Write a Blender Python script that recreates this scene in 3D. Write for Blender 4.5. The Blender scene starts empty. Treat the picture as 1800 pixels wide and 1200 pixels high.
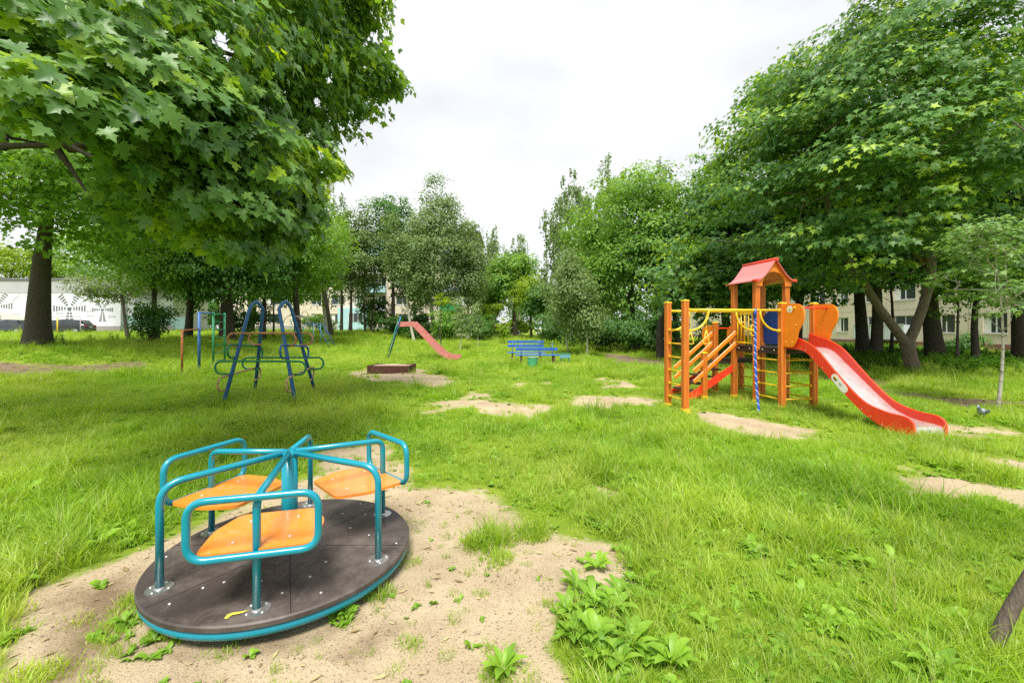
import bpy, math, random
import numpy as np
from mathutils import Vector, Matrix
R = math.radians
PI = math.pi
S = bpy.context.scene
COL = S.collection

# ------------------------------------------------------------------ camera
F_PX, HY, CAM_H = 745.0, 577.0, 1.5          # focal length and horizon row in the 1800x1200 photograph, eye height
cam_d = bpy.data.cameras.new('camera')
cam = bpy.data.objects.new('camera', cam_d); COL.objects.link(cam)
cam.location = (0, 0, CAM_H); cam.rotation_euler = (R(90), 0, 0)
cam_d.sensor_width = 36; cam_d.lens = F_PX / 1800 * 36
cam_d.shift_y = -(600 - HY) / 1800
cam_d.clip_start = 0.05; cam_d.clip_end = 2000
S.camera = cam

# ------------------------------------------------------------------ sky, sun, exposure
SUN_EL, SUN_TO = 62.0, (0.12, 0.99)           # a high sun behind the camera, veiled by cloud
w = bpy.data.worlds.new('World'); S.world = w; w.use_nodes = True
nt = w.node_tree; nt.nodes.clear()
def N(t, **k):
    n = nt.nodes.new(t)
    for a, b in k.items(): setattr(n, a, b)
    return n
out = N('ShaderNodeOutputWorld'); bg = N('ShaderNodeBackground'); bg.inputs[1].default_value = 0.1
sky = N('ShaderNodeTexSky', sky_type='NISHITA'); sky.sun_disc = False
sky.sun_elevation = R(SUN_EL); sky.sun_rotation = math.atan2(-SUN_TO[0], -SUN_TO[1])
tc = N('ShaderNodeTexCoord'); mp = N('ShaderNodeMapping'); mp.inputs['Scale'].default_value = (1.0, 1.0, 2.2)
ns = N('ShaderNodeTexNoise'); ns.inputs['Scale'].default_value = 2.1; ns.inputs['Detail'].default_value = 5; ns.inputs['Roughness'].default_value = .5
rp = N('ShaderNodeValToRGB'); e = rp.color_ramp.elements
e[0].position = .36; e[0].color = (4.4, 4.5, 4.65, 1); e[1].position = .58; e[1].color = (5.45, 5.48, 5.5, 1)
mx = N('ShaderNodeMixRGB'); mx.inputs[0].default_value = .95
L = nt.links.new
L(tc.outputs['Generated'], mp.inputs[0]); L(mp.outputs[0], ns.inputs[0]); L(ns.outputs[0], rp.inputs[0])
L(sky.outputs[0], mx.inputs[1]); L(rp.outputs[0], mx.inputs[2]); L(mx.outputs[0], bg.inputs[0]); L(bg.outputs[0], out.inputs[0])
sd = bpy.data.lights.new('sun', 'SUN'); sd.energy = 3.2; sd.angle = R(22); sd.color = (1, .95, .87)
sun = bpy.data.objects.new('sun', sd); COL.objects.link(sun)
hd = math.cos(R(SUN_EL)); q = math.hypot(*SUN_TO)
sun.rotation_euler = Vector((SUN_TO[0]/q*hd, SUN_TO[1]/q*hd, -math.sin(R(SUN_EL)))).to_track_quat('-Z', 'Y').to_euler()
S.view_settings.view_transform = 'Standard'; S.view_settings.look = 'None'
S.view_settings.exposure = 1.05; S.view_settings.gamma = 1
cy = S.cycles
cy.max_bounces = 6; cy.diffuse_bounces = 3; cy.glossy_bounces = 2; cy.transmission_bounces = 4; cy.transparent_max_bounces = 4
cy.sample_clamp_indirect = 4; cy.use_denoising = False; cy.caustics_reflective = False; cy.caustics_refractive = False
cy.use_adaptive_sampling = True; cy.adaptive_threshold = 0.006

# ------------------------------------------------------------------ terrain height and pixel-to-ground
def sst(t): t = np.clip(t, 0, 1); return t*t*(3-2*t)
def zg(x, y):
    x = np.asarray(x, float); y = np.asarray(y, float)
    return (.75*sst((-x-9)/9)*sst((y-7)/9) + .3*sst((y-28)/30)*sst((12-x)/10)
            - .25*sst((x-20)/10)
            + .02*np.sin(x*.9+1)*np.sin(y*.8) + .012*np.sin(x*2.7+y*1.9)*np.sin(y*2.3-x))
def zf(x, y): return float(zg(x, y))
def G(px, py):                                 # ground point seen at a pixel, on level ground
    y = F_PX*CAM_H/(py-HY); return ((px-900)/F_PX*y, y)
def X(px, y): return (px-900)/F_PX*y
def Z(py, y): return CAM_H-(py-HY)/F_PX*y

# ------------------------------------------------------------------ value noise in numpy
_rg = np.random.RandomState(5); _T = _rg.rand(256, 256)
def vnoise(x, y, s=1.0, o=0):
    x = np.asarray(x, float)*s+o*17.3+1000; y = np.asarray(y, float)*s+o*9.1+1000
    xi = np.floor(x).astype(int); yi = np.floor(y).astype(int); fx = x-xi; fy = y-yi
    fx = fx*fx*(3-2*fx); fy = fy*fy*(3-2*fy)
    g = lambda a, b: _T[a & 255, b & 255]
    return (g(xi, yi)*(1-fx)+g(xi+1, yi)*fx)*(1-fy)+(g(xi, yi+1)*(1-fx)+g(xi+1, yi+1)*fx)*fy
def fbm(x, y, s, o=0): return (vnoise(x, y, s, o)+.5*vnoise(x, y, s*2.1, o+1)+.25*vnoise(x, y, s*4.3, o+2))/1.75

# ------------------------------------------------------------------ materials
def mat(name, col, rough=.5, metal=0., var=.12, scale=6., bump=0., bscale=60., spec=.5, col2=None, fac=(.45, .65), coords='Object', coat=0., stretch=None, wear=None, wcol=(.42, .34, .25), wscale=7., wlo=.56, wmax=.6):
    m = bpy.data.materials.new(name); m.use_nodes = True; t = m.node_tree; b = t.nodes['Principled BSDF']
    b.inputs['Roughness'].default_value = rough; b.inputs['Metallic'].default_value = metal
    b.inputs['Specular IOR Level'].default_value = spec; b.inputs['Coat Weight'].default_value = coat
    c = t.nodes.new('ShaderNodeTexCoord'); n = t.nodes.new('ShaderNodeTexNoise')
    n.inputs['Scale'].default_value = scale; n.inputs['Detail'].default_value = 6; n.inputs['Roughness'].default_value = .6
    src = c.outputs[coords]
    if stretch:
        mpn = t.nodes.new('ShaderNodeMapping'); mpn.inputs['Scale'].default_value = stretch
        t.links.new(src, mpn.inputs[0]); src = mpn.outputs[0]
    t.links.new(src, n.inputs[0])
    r = t.nodes.new('ShaderNodeValToRGB'); r.color_ramp.elements[0].position = fac[0] if col2 else .25; r.color_ramp.elements[1].position = fac[1] if col2 else .75
    c2 = col2 if col2 else tuple(min(1, v*(1+var)) for v in col)
    c1 = col if col2 else tuple(v*(1-var) for v in col)
    r.color_ramp.elements[0].color = (*c1, 1); r.color_ramp.elements[1].color = (*c2, 1)
    t.links.new(n.outputs[0], r.inputs[0]); t.links.new(r.outputs[0], b.inputs['Base Color'])
    if wear:                                    # dust, scuffs and chips with a shape of their own
        wn = t.nodes.new('ShaderNodeTexNoise'); wn.inputs['Scale'].default_value = wscale; wn.inputs['Detail'].default_value = 9; wn.inputs['Roughness'].default_value = .72
        t.links.new(c.outputs[coords], wn.inputs[0]); wr = t.nodes.new('ShaderNodeMapRange'); wr.inputs[1].default_value = wlo; wr.inputs[2].default_value = wlo+wear; wr.inputs[4].default_value = wmax
        t.links.new(wn.outputs[0], wr.inputs[0]); wm = t.nodes.new('ShaderNodeMixRGB'); wm.inputs[2].default_value = (*wcol, 1)
        t.links.new(wr.outputs[0], wm.inputs[0]); t.links.new(r.outputs[0], wm.inputs[1]); t.links.new(wm.outputs[0], b.inputs['Base Color'])
    rr = t.nodes.new('ShaderNodeMapRange'); rr.inputs[3].default_value = max(.03, rough-.08); rr.inputs[4].default_value = min(1, rough+.12)
    t.links.new(n.outputs[0], rr.inputs[0]); t.links.new(rr.outputs[0], b.inputs['Roughness'])
    if bump:
        n2 = t.nodes.new('ShaderNodeTexNoise'); n2.inputs['Scale'].default_value = bscale; n2.inputs['Detail'].default_value = 5
        bp = t.nodes.new('ShaderNodeBump'); bp.inputs['Strength'].default_value = bump; bp.inputs['Distance'].default_value = .02
        t.links.new(src, n2.inputs[0]); t.links.new(n2.outputs[0], bp.inputs['Height']); t.links.new(bp.outputs[0], b.inputs['Normal'])
    return m
def leafmat(name, ca, cb, trans=.45, rough=.45, tcol=None, patch=.6, spec=.35, lime=None):
    """leaf: glossy-diffuse face mixed with light let through; colour varies from leaf to leaf"""
    m = bpy.data.materials.new(name); m.use_nodes = True; t = m.node_tree; b = t.nodes['Principled BSDF']
    a = t.nodes.new('ShaderNodeAttribute'); a.attribute_name = 'rnd'
    g = t.nodes.new('ShaderNodeNewGeometry'); n = t.nodes.new('ShaderNodeTexNoise'); n.inputs['Scale'].default_value = patch; n.inputs['Detail'].default_value = 3
    t.links.new(g.outputs['Position'], n.inputs[0])
    ad = t.nodes.new('ShaderNodeMath'); ad.operation = 'MULTIPLY_ADD'; ad.inputs[1].default_value = .55
    mu = t.nodes.new('ShaderNodeMapRange'); mu.inputs[1].default_value = .3; mu.inputs[2].default_value = .7; mu.inputs[4].default_value = .45
    t.links.new(n.outputs[0], mu.inputs[0])
    t.links.new(a.outputs['Fac'], ad.inputs[0]); t.links.new(mu.outputs[0], ad.inputs[2])
    r = t.nodes.new('ShaderNodeValToRGB'); r.color_ramp.elements[0].color = (*ca, 1); r.color_ramp.elements[1].color = (*cb, 1)
    if lime: r.color_ramp.elements[1].position = .66; q = r.color_ramp.elements.new(.80); q.color = (*lime, 1)
    t.links.new(ad.outputs[0], r.inputs[0]); t.links.new(r.outputs[0], b.inputs['Base Color'])
    b.inputs['Roughness'].default_value = rough; b.inputs['Specular IOR Level'].default_value = spec
    tr = t.nodes.new('ShaderNodeBsdfTranslucent')
    hs = t.nodes.new('ShaderNodeMixRGB'); hs.blend_type = 'MULTIPLY'; hs.inputs[0].default_value = 1; hs.inputs[2].default_value = (*(tcol or (1.7, 1.75, .6)), 1)
    t.links.new(r.outputs[0], hs.inputs[1]); t.links.new(hs.outputs[0], tr.inputs[0])
    ms = t.nodes.new('ShaderNodeMixShader'); ms.inputs[0].default_value = trans
    t.links.new(b.outputs[0], ms.inputs[1]); t.links.new(tr.outputs[0], ms.inputs[2])
    t.links.new(ms.outputs[0], t.nodes['Material Output'].inputs[0])
    return m

M = dict(
 teal=mat('teal_paint', (.0, .235, .33), .28, var=.08, coat=.3, wear=.05, wlo=.66, wcol=(.16, .09, .05), wscale=16, wmax=.8),
 rubber=mat('brown_rubber_board', (.038, .029, .027), .5, var=.3, scale=3, bump=.12, bscale=260, col2=(.075, .06, .055), fac=(.35, .75), wear=.22, wlo=.47, wcol=(.22, .19, .165), wscale=4, wmax=.45),
 seat_orange=mat('orange_seat_board', (.85, .25, .03), .22, var=.05, coat=.4, wear=.12, wlo=.58, wcol=(.62, .36, .18), wscale=9, wmax=.5),
 zinc=mat('galvanised_metal', (.55, .56, .57), .35, .9, var=.15, scale=30),
 bolt=mat('bolt_head', (.7, .7, .68), .35, .7),
 wood_orange=mat('orange_stained_timber', (.56, .155, .018), .42, var=.25, scale=5, bump=.15, bscale=30, stretch=(8, 8, .7), wear=.12, wlo=.60, wcol=(.26, .10, .035), wscale=6, wmax=.6),
 panel_orange=mat('orange_panel', (.88, .24, .015), .3, var=.05, wear=.15, wlo=.60, wcol=(.60, .32, .15), wscale=5, wmax=.35),
 yellow=mat('yellow_paint', (.85, .53, .02), .35, var=.06, wear=.06, wlo=.64, wcol=(.35, .2, .05), wscale=14, wmax=.6),
 red=mat('red_plastic', (.80, .048, .018), .28, var=.06, wear=.15, wlo=.58, wcol=(.50, .14, .09), wscale=6, wmax=.45),
 roofred=mat('red_roof_board', (.70, .155, .14), .3, var=.06, coat=.5),
 blackboard=mat('dark_deck_board', (.022, .016, .016), .45, var=.3),
 steel=mat('slide_steel', (.74, .68, .69), .32, .75, var=.08, scale=9, wear=.2, wlo=.50, wcol=(.42, .38, .34), wscale=5, wmax=.6),
 bluepl=mat('blue_panel', (.005, .055, .30), .35, var=.08),
 white=mat('white_sticker', (.8, .8, .78), .4, var=.03),
 green_s=mat('green_mark', (.03, .22, .06), .5), black_s=mat('black_mark', (.01, .01, .01), .5),
 blueframe=mat('worn_blue_paint', (.025, .10, .33), .5, var=.25, scale=12, bump=.1, col2=(.045, .16, .42), fac=(.35, .6)),
 rustorange=mat('worn_orange_paint', (.55, .22, .10), .6, scale=14, col2=(.33, .2, .11), fac=(.45, .6)),
 greenpaint=mat('worn_green_paint', (.02, .22, .10), .5, scale=14, var=.25),
 rustyellow=mat('worn_yellow_paint', (.52, .34, .15), .6, scale=14, col2=(.26, .17, .10), fac=(.45, .62)),
 rust=mat('rusty_orange_steel', (.42, .13, .03), .7, scale=20, col2=(.20, .08, .03), fac=(.4, .6)),
 palemetal=mat('worn_pale_bar', (.36, .33, .36), .5, scale=14),
 faded_red=mat('faded_red_slide', (.46, .11, .10), .6, scale=7, col2=(.56, .24, .21), fac=(.35, .7)),
 brownwood=mat('dark_brown_boards', (.09, .032, .022), .7, scale=9, var=.3, bump=.3),
 bench_blue=mat('weathered_blue_boards', (.012, .105, .40), .55, scale=6, col2=(.12, .26, .55), fac=(.55, .8), stretch=(1, 12, 12)),
 bin_green=mat('faded_green_bin', (.06, .34, .18), .5, var=.2, scale=9),
 paleblue=mat('faded_blue_frame', (.12, .32, .42), .5, var=.2),
 bark=mat('grey_bark', (.085, .066, .05), .9, scale=5, var=.45, bump=.9, bscale=14, stretch=(5, 5, .8)),
 barkdark=mat('dark_bark', (.06, .047, .037), .9, scale=5, var=.4, bump=.9, bscale=12, stretch=(4, 4, .8)),
 barklight=mat('light_maple_bark', (.15, .115, .085), .9, scale=4, var=.35, bump=.8, bscale=12, stretch=(4, 4, .8)),
 youngbark=mat('young_pale_bark', (.44, .41, .36), .85, scale=7, col2=(.13, .11, .09), fac=(.5, .66), stretch=(1, 1, 3)),
 birchbark=mat('birch_bark', (.52, .5, .46), .8, scale=6, col2=(.09, .08, .07), fac=(.56, .64), stretch=(1, 1, 3.5)),
 sand=mat('sand_fill', (.46, .36, .24), .95, var=.12, scale=20, bump=.4, bscale=90),
 plank=mat('grey_plank', (.4, .36, .28), .8),
 wall_cream=mat('cream_panel_wall', (.66, .58, .48), .85, var=.08, scale=.5, coords='Object', wear=.3, wlo=.5, wcol=(.42, .37, .31), wscale=.35, wmax=.5),
 wall_white=mat('white_plaster', (.74, .76, .78), .85, var=.05, scale=.6, wear=.3, wlo=.52, wcol=(.50, .50, .50), wscale=.5, wmax=.4),
 wall_grey=mat('grey_plaster_band', (.42, .42, .44), .85, var=.1, scale=.8),
 plinth=mat('grey_plinth', (.33, .31, .30), .9, var=.12, scale=1),
 plinth_red=mat('red_brown_plinth', (.22, .11, .09), .9, var=.12, scale=1),
 seam=mat('panel_seam', (.38, .34, .30), .9),
 frame=mat('white_window_frame', (.75, .75, .73), .4, var=.03),
 glass=mat('window_glass', (.03, .04, .045), .08, var=.2, spec=.8),
 balc_blue=mat('pale_blue_cladding', (.38, .60, .66), .6, var=.06),
 balc_green=mat('green_balcony', (.03, .26, .08), .6), balc_violet=mat('pale_violet_balcony', (.5, .48, .66), .6),
 corr=mat('pale_corrugated_sheet', (.55, .60, .66), .5, var=.08),
 roofdark=mat('roof_edge', (.16, .16, .17), .8),
 mural_dark=mat('stencil_paint', (.15, .16, .18), .8), mural_hill=mat('pale_yellow_paint', (.68, .70, .56), .85, var=.06), mural_line=mat('pale_grey_paint', (.5, .52, .54), .85), mural_green=mat('pale_teal_paint', (.34, .52, .5), .8),
 car_black=mat('black_car_paint', (.012, .013, .016), .18, spec=.7, coat=.8, var=.1), car_white=mat('white_car_paint', (.7, .7, .7), .2, coat=.8, var=.03), car_blue=mat('dark_blue_car_paint', (.02, .03, .05), .18, coat=.8, var=.1),
 tyre=mat('tyre', (.015, .015, .015), .8), lamp_red=mat('tail_lamp', (.4, .01, .01), .2), asphalt=mat('asphalt', (.07, .07, .07), .9, var=.2, scale=3, bump=.3),
 pigeon=mat('pigeon_grey', (.24, .28, .34), .7, scale=25, col2=(.38, .42, .48), fac=(.45, .6)), pigeon_dark=mat('pigeon_dark', (.05, .055, .08), .6), pink=mat('bird_foot', (.35, .1, .09), .6),
 clay=mat('bare_dark_soil', (.12, .085, .06), .95, var=.4, scale=8, bump=.9, bscale=20),
 maple=leafmat('maple_leaf', (.028, .105, .026), (.17, .32, .075), .40, .42, (2.0, 1.8, .35), patch=1.3, spec=.42, lime=(.32, .46, .03)),
 maple_far=leafmat('maple_leaf_far', (.026, .105, .03), (.135, .275, .06), .38, .45, (1.9, 1.75, .45), patch=.9, lime=(.34, .48, .04)),
 dark=leafmat('dark_leaf', (.030, .105, .026), (.125, .26, .045), .38, .5, patch=.5),
 mid=leafmat('mid_leaf', (.08, .20, .03), (.24, .41, .055), .45, .5, (1.7, 1.6, .5), patch=.5),
 birch=leafmat('birch_leaf', (.11, .19, .06), (.27, .38, .13), .42, .5, (1.3, 1.3, .8), patch=.5),
 willow=leafmat('silver_leaf', (.14, .20, .09), (.30, .36, .19), .4, .5, (1.2, 1.2, .8), patch=.6),
 lime=leafmat('yellow_green_leaf', (.15, .29, .02), (.36, .48, .03), .5, .5, (1.3, 1.2, .5), patch=.6),
 young=leafmat('young_tree_leaf', (.10, .22, .06), (.28, .42, .14), .4, .4, (1.4, 1.4, .7), patch=1.2),
)

# ------------------------------------------------------------------ object helpers
def tag(o, label=None, cat=None, group=None, kind=None):
    if label: o['label'] = label
    if cat: o['category'] = cat
    if group: o['group'] = group
    if kind: o['kind'] = kind
    return o
def thing(name, label, cat, loc=(0, 0, 0), rz=0, group=None, kind=None):
    o = bpy.data.objects.new(name, None); COL.objects.link(o); o.empty_display_size = .2
    o.location = loc; o.rotation_euler = (0, 0, rz); return tag(o, label, cat, group, kind)
def copy_tree(o, parent=None):
    c = o.copy(); COL.objects.link(c)
    if parent: c.parent = parent
    for ch in list(o.children): copy_tree(ch, c)
    return c
def obj_from(me, name, m, parent=None):
    o = bpy.data.objects.new(name, me); COL.objects.link(o)
    if m: me.materials.append(m)
    if parent: o.parent = parent
    return o
def np_mesh(name, V, Fc, rnd=None, smooth=False):
    me = bpy.data.meshes.new(name); k = Fc.shape[1]
    me.vertices.add(len(V)); me.vertices.foreach_set('co', np.ascontiguousarray(V, dtype=np.float32).ravel())
    me.loops.add(Fc.size); me.loops.foreach_set('vertex_index', np.ascontiguousarray(Fc, dtype=np.int32).ravel())
    me.polygons.add(len(Fc)); me.polygons.foreach_set('loop_start', np.arange(0, Fc.size, k, dtype=np.int32))
    if smooth: me.polygons.foreach_set('use_smooth', np.ones(len(Fc), dtype=bool))
    if rnd is not None:
        a = me.attributes.new('rnd', 'FLOAT', 'POINT'); a.data.foreach_set('value', np.ascontiguousarray(rnd, dtype=np.float32))
    me.update(calc_edges=True); return me

class MB:
    def __init__(s): s.v = []; s.f = []; s.sm = []
    def add(s, vs, fs, smooth=False):
        b = len(s.v); s.v += [tuple(v) for v in vs]; s.f += [tuple(i+b for i in f) for f in fs]; s.sm += [smooth]*len(fs); return s
    def box(s, c, d, rot=None, bev=0):
        x, y, z = d[0]/2, d[1]/2, d[2]/2
        if bev:
            k = min(bev, x*.9, y*.9, z*.9); vs = []; fs = []
            bm_pts = [(sx, sy, sz) for sx in (-1, 1) for sy in (-1, 1) for sz in (-1, 1)]
            idx = {}
            for p in bm_pts:
                for a in range(3):
                    q = [p[0]*(x-k), p[1]*(y-k), p[2]*(z-k)]; q[a] = p[a]*(x, y, z)[a]; idx[(p, a)] = len(vs); vs.append(q)
            for a in range(3):
                o1, o2 = (a+1) % 3, (a+2) % 3
                for sg in (-1, 1):
                    ring = []
                    for s1, s2 in ((-1, -1), (1, -1), (1, 1), (-1, 1)):
                        p = [0, 0, 0]; p[a] = sg; p[o1] = s1; p[o2] = s2; ring.append(idx[(tuple(p), a)])
                    fs.append(ring if sg > 0 else ring[::-1])
            for a in range(3):
                o1, o2 = (a+1) % 3, (a+2) % 3
                for s1 in (-1, 1):
                    for s2 in (-1, 1):
                        p = [0, 0, 0]; p[o1] = s1; p[o2] = s2; p[a] = -1; p0 = tuple(p); p[a] = 1; p1 = tuple(p)
                        f = [idx[(p0, o1)], idx[(p1, o1)], idx[(p1, o2)], idx[(p0, o2)]]
                        fs.append(f if s1*s2 < 0 else f[::-1])
            for p in bm_pts:
                f = [idx[(p, 0)], idx[(p, 1)], idx[(p, 2)]]; fs.append(f if p[0]*p[1]*p[2] > 0 else f[::-1])
        else:
            vs = [(-x, -y, -z), (x, -y, -z), (x, y, -z), (-x, y, -z), (-x, -y, z), (x, -y, z), (x, y, z), (-x, y, z)]
            fs = [(0, 3, 2, 1), (4, 5, 6, 7), (0, 1, 5, 4), (1, 2, 6, 5), (2, 3, 7, 6), (3, 0, 4, 7)]
        c = Vector(c)
        vs = [((rot @ Vector(v)) if rot else Vector(v))+c for v in vs]
        return s.add(vs, fs)
    def beam(s, a, b, wd, th, bev=.004):          # board from a to b, th measured vertically-ish
        a = Vector(a); b = Vector(b); d = b-a; m = d.to_track_quat('X', 'Z').to_matrix()
        return s.box((a+b)/2, (d.length, wd, th), m, bev)
    def tube(s, pts, r, n=10, cap=True):
        pts = [Vector(p) for p in pts]; rs = r if isinstance(r, (list, tuple)) else [r]*len(pts)
        T = []
        for i in range(len(pts)):
            a = pts[max(0, i-1)]; b = pts[min(len(pts)-1, i+1)]; T.append((b-a).normalized())
        up = Vector((0, 0, 1)) if abs(T[0].z) < .9 else Vector((1, 0, 0))
        u = T[0].cross(up).normalized(); vs = []
        for i, p in enumerate(pts):
            u = (u-T[i]*u.dot(T[i])).normalized(); v = T[i].cross(u)
            for k in range(n):
                a = 2*PI*k/n; vs.append(p+(u*math.cos(a)+v*math.sin(a))*rs[i])
        fs = []
        for i in range(len(pts)-1):
            for k in range(n):
                k2 = (k+1) % n; fs.append((i*n+k, i*n+k2, (i+1)*n+k2, (i+1)*n+k))
        s.add(vs, fs, True)
        if cap:
            b = len(s.v)-len(vs)
            s.f.append(tuple(b+k for k in range(n))[::-1]); s.sm.append(False)
            s.f.append(tuple(b+(len(pts)-1)*n+k for k in range(n))); s.sm.append(False)
        return s
    def cyl(s, c, r, h, n=24, r2=None, bev=0):
        r2 = r if r2 is None else r2; x, y, z = c
        prof = [(0, 0), (r-bev, 0), (r, bev), (r2, h-bev), (r2-bev, h), (0, h)] if bev else [(0, 0), (r, 0), (r2, h), (0, h)]
        return s.lathe(c, prof, n)
    def lathe(s, c, prof, n=24, smooth=False):
        vs = []; fs = []; ids = []
        for (r, z) in prof:
            if r < 1e-6: ids.append([len(vs)]*n); vs.append((c[0], c[1], c[2]+z))
            else:
                ids.append(list(range(len(vs), len(vs)+n)))
                for k in range(n): a = 2*PI*k/n; vs.append((c[0]+r*math.cos(a), c[1]+r*math.sin(a), c[2]+z))
        for i in range(len(prof)-1):
            for k in range(n):
                k2 = (k+1) % n; f = [ids[i][k], ids[i][k2], ids[i+1][k2], ids[i+1][k]]
                g = []
                for q in f:
                    if q not in g: g.append(q)
                if len(g) > 2: fs.append(g)
        return s.add(vs, fs, smooth)
    def prism(s, poly, a, b, ax='y'):             # outline in two axes, extruded along the third
        n = len(poly); mk = {'y': lambda p, t: (p[0], t, p[1]), 'x': lambda p, t: (t, p[0], p[1]), 'z': lambda p, t: (p[0], p[1], t)}[ax]
        vs = [mk(p, a) for p in poly]+[mk(p, b) for p in poly]
        fs = [tuple(range(n)), tuple(range(2*n-1, n-1, -1))]+[(i, n+i, n+(i+1) % n, (i+1) % n) for i in range(n)]
        return s.add(vs, fs)
    def ball(s, c, r, n=12, m=8):
        rr = r if isinstance(r, (tuple, list)) else (r, r, r)
        vs = [(c[0], c[1], c[2]-rr[2])]; 
        for j in range(1, m):
            t = PI*j/m
            for k in range(n): a = 2*PI*k/n; vs.append((c[0]+rr[0]*math.sin(t)*math.cos(a), c[1]+rr[1]*math.sin(t)*math.sin(a), c[2]-rr[2]*math.cos(t)))
        vs.append((c[0], c[1], c[2]+rr[2])); fs = []
        for k in range(n): fs.append((0, 1+(k+1) % n, 1+k)); fs.append((len(vs)-1, 1+(m-2)*n+k, 1+(m-2)*n+(k+1) % n))
        for j in range(m-2):
            for k in range(n): k2 = (k+1) % n; fs.append((1+j*n+k, 1+j*n+k2, 1+(j+1)*n+k2, 1+(j+1)*n+k))
        return s.add(vs, fs, True)
    def build(s, name, m, parent=None, recalc=True):
        me = bpy.data.meshes.new(name); me.from_pydata(s.v, [], s.f)
        me.polygons.foreach_set('use_smooth', s.sm)
        if recalc and len(s.f) < 20000:
            import bmesh
            bm = bmesh.new(); bm.from_mesh(me); bmesh.ops.recalc_face_normals(bm, faces=bm.faces); bm.to_mesh(me); bm.free()
        me.update(); return obj_from(me, name, m, parent)

def bez(a, b, c, n=8):
    a, b, c = Vector(a), Vector(b), Vector(c)
    return [a*(1-t)**2+b*2*t*(1-t)+c*t*t for t in [i/n for i in range(n+1)]]
def fillet(pts, r, n=6, closed=False):            # polyline with rounded corners
    P = [Vector(p) for p in pts]; out = []; k = len(P)
    for i in range(k):
        if not closed and i in (0, k-1): out.append(P[i]); continue
        a, b, c = P[i-1], P[i], P[(i+1) % k]
        d1 = (a-b); d2 = (c-b); q = min(r, d1.length*.48, d2.length*.48)
        out += bez(b+d1.normalized()*q, b, b+d2.normalized()*q, n)
    if closed: out.append(out[0])
    return out
def smooth_prof(pts, n=6):                        # Catmull-Rom through 2-D points
    o = []
    for i in range(len(pts)-1):
        p0 = pts[max(0, i-1)]; p1 = pts[i]; p2 = pts[i+1]; p3 = pts[min(len(pts)-1, i+2)]
        for k in range(n):
            t = k/n
            o.append(tuple(.5*((2*p1[j])+(-p0[j]+p2[j])*t+(2*p0[j]-5*p1[j]+4*p2[j]-p3[j])*t*t+(-p0[j]+3*p1[j]-3*p2[j]+p3[j])*t**3) for j in (0, 1)))
    o.append(tuple(pts[-1])); return o

# ------------------------------------------------------------------ bare patches (world-space outlines)
def poly_px(l): return np.array([G(*p) for p in l])
SAND = [poly_px(l) for l in (
 [(-150, 1500), (-60, 1250), (15, 1150), (60, 1070), (120, 1005), (250, 955), (330, 930), (420, 890), (520, 850), (590, 815), (600, 792), (630, 782), (690, 785), (705, 805), (715, 850), (790, 858), (860, 875), (930, 925), (1080, 958), (1120, 1000), (1090, 1050), (990, 1090), (960, 1150), (1010, 1200), (1000, 1500)],
 [(735, 722), (770, 712), (800, 703), (870, 706), (950, 712), (962, 724), (890, 731), (820, 716), (745, 732)],
 [(985, 702), (1050, 693), (1140, 697), (1170, 707), (1100, 716), (1010, 720)],
 [(805, 698), (860, 688), (872, 692), (830, 702)],
 [(1058, 667), (1100, 669), (1118, 682), (1068, 685)],
 [(900, 673), (940, 671), (945, 678), (905, 681)],
 [(603, 658), (640, 649), (730, 650), (790, 665), (797, 682), (760, 684), (690, 673), (620, 669)],
 [(1232, 721), (1300, 727), (1360, 740), (1418, 755), (1412, 777), (1340, 770), (1270, 748)],
 [(1640, 740), (1700, 742), (1756, 750), (1746, 768), (1640, 766)],
 [(1600, 832), (1700, 838), (1800, 853), (1950, 878), (1950, 922), (1780, 896), (1680, 880), (1610, 862)],
 [(1750, 807), (1800, 806), (1950, 815), (1950, 838), (1790, 829)],
 [(1045, 850), (1075, 846), (1110, 862), (1080, 876)])]
DARK_SAND = [poly_px(l) for l in ([(60, 1170), (110, 1080), (190, 1000), (250, 985), (245, 1040), (230, 1110), (160, 1150), (120, 1250)], [(560, 1150), (640, 1110), (705, 1088), (700, 1105), (640, 1140), (590, 1165)], [(300, 1120), (420, 1125), (560, 1105), (640, 1060), (640, 1090), (560, 1130), (420, 1150), (310, 1145)])]  # outlines of darker sand at the left and front of the carousel
DIRT = [poly_px(l) for l in (
 [(1560, 688), (1700, 700), (1850, 706), (1850, 722), (1720, 716), (1600, 700)],
 [(-200, 667), (130, 662), (250, 650), (256, 656), (140, 668), (-200, 680)],
 [(1058, 620), (1165, 634), (1168, 644), (1100, 638), (1060, 630)],
 [(1440, 655), (1560, 670), (1560, 680), (1440, 668)],
 [(150, 590.5), (230, 591), (230, 595), (140, 595)])]
def sdf(P, poly):
    d = np.full(len(P), 1e9); ins = np.zeros(len(P), bool); n = len(poly)
    for i in range(n):
        a = poly[i]; b = poly[(i+1) % n]; ab = b-a; ap = P-a
        t = np.clip((ap@ab)/(ab@ab+1e-12), 0, 1); q = ap-np.outer(t, ab); d = np.minimum(d, np.hypot(q[:, 0], q[:, 1]))
        c = (a[1] > P[:, 1]) != (b[1] > P[:, 1])
        ins ^= c & (P[:, 0] < (b[0]-a[0])*(P[:, 1]-a[1])/(b[1]-a[1]+1e-12)+a[0])
    return np.where(ins, -d, d)
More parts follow.
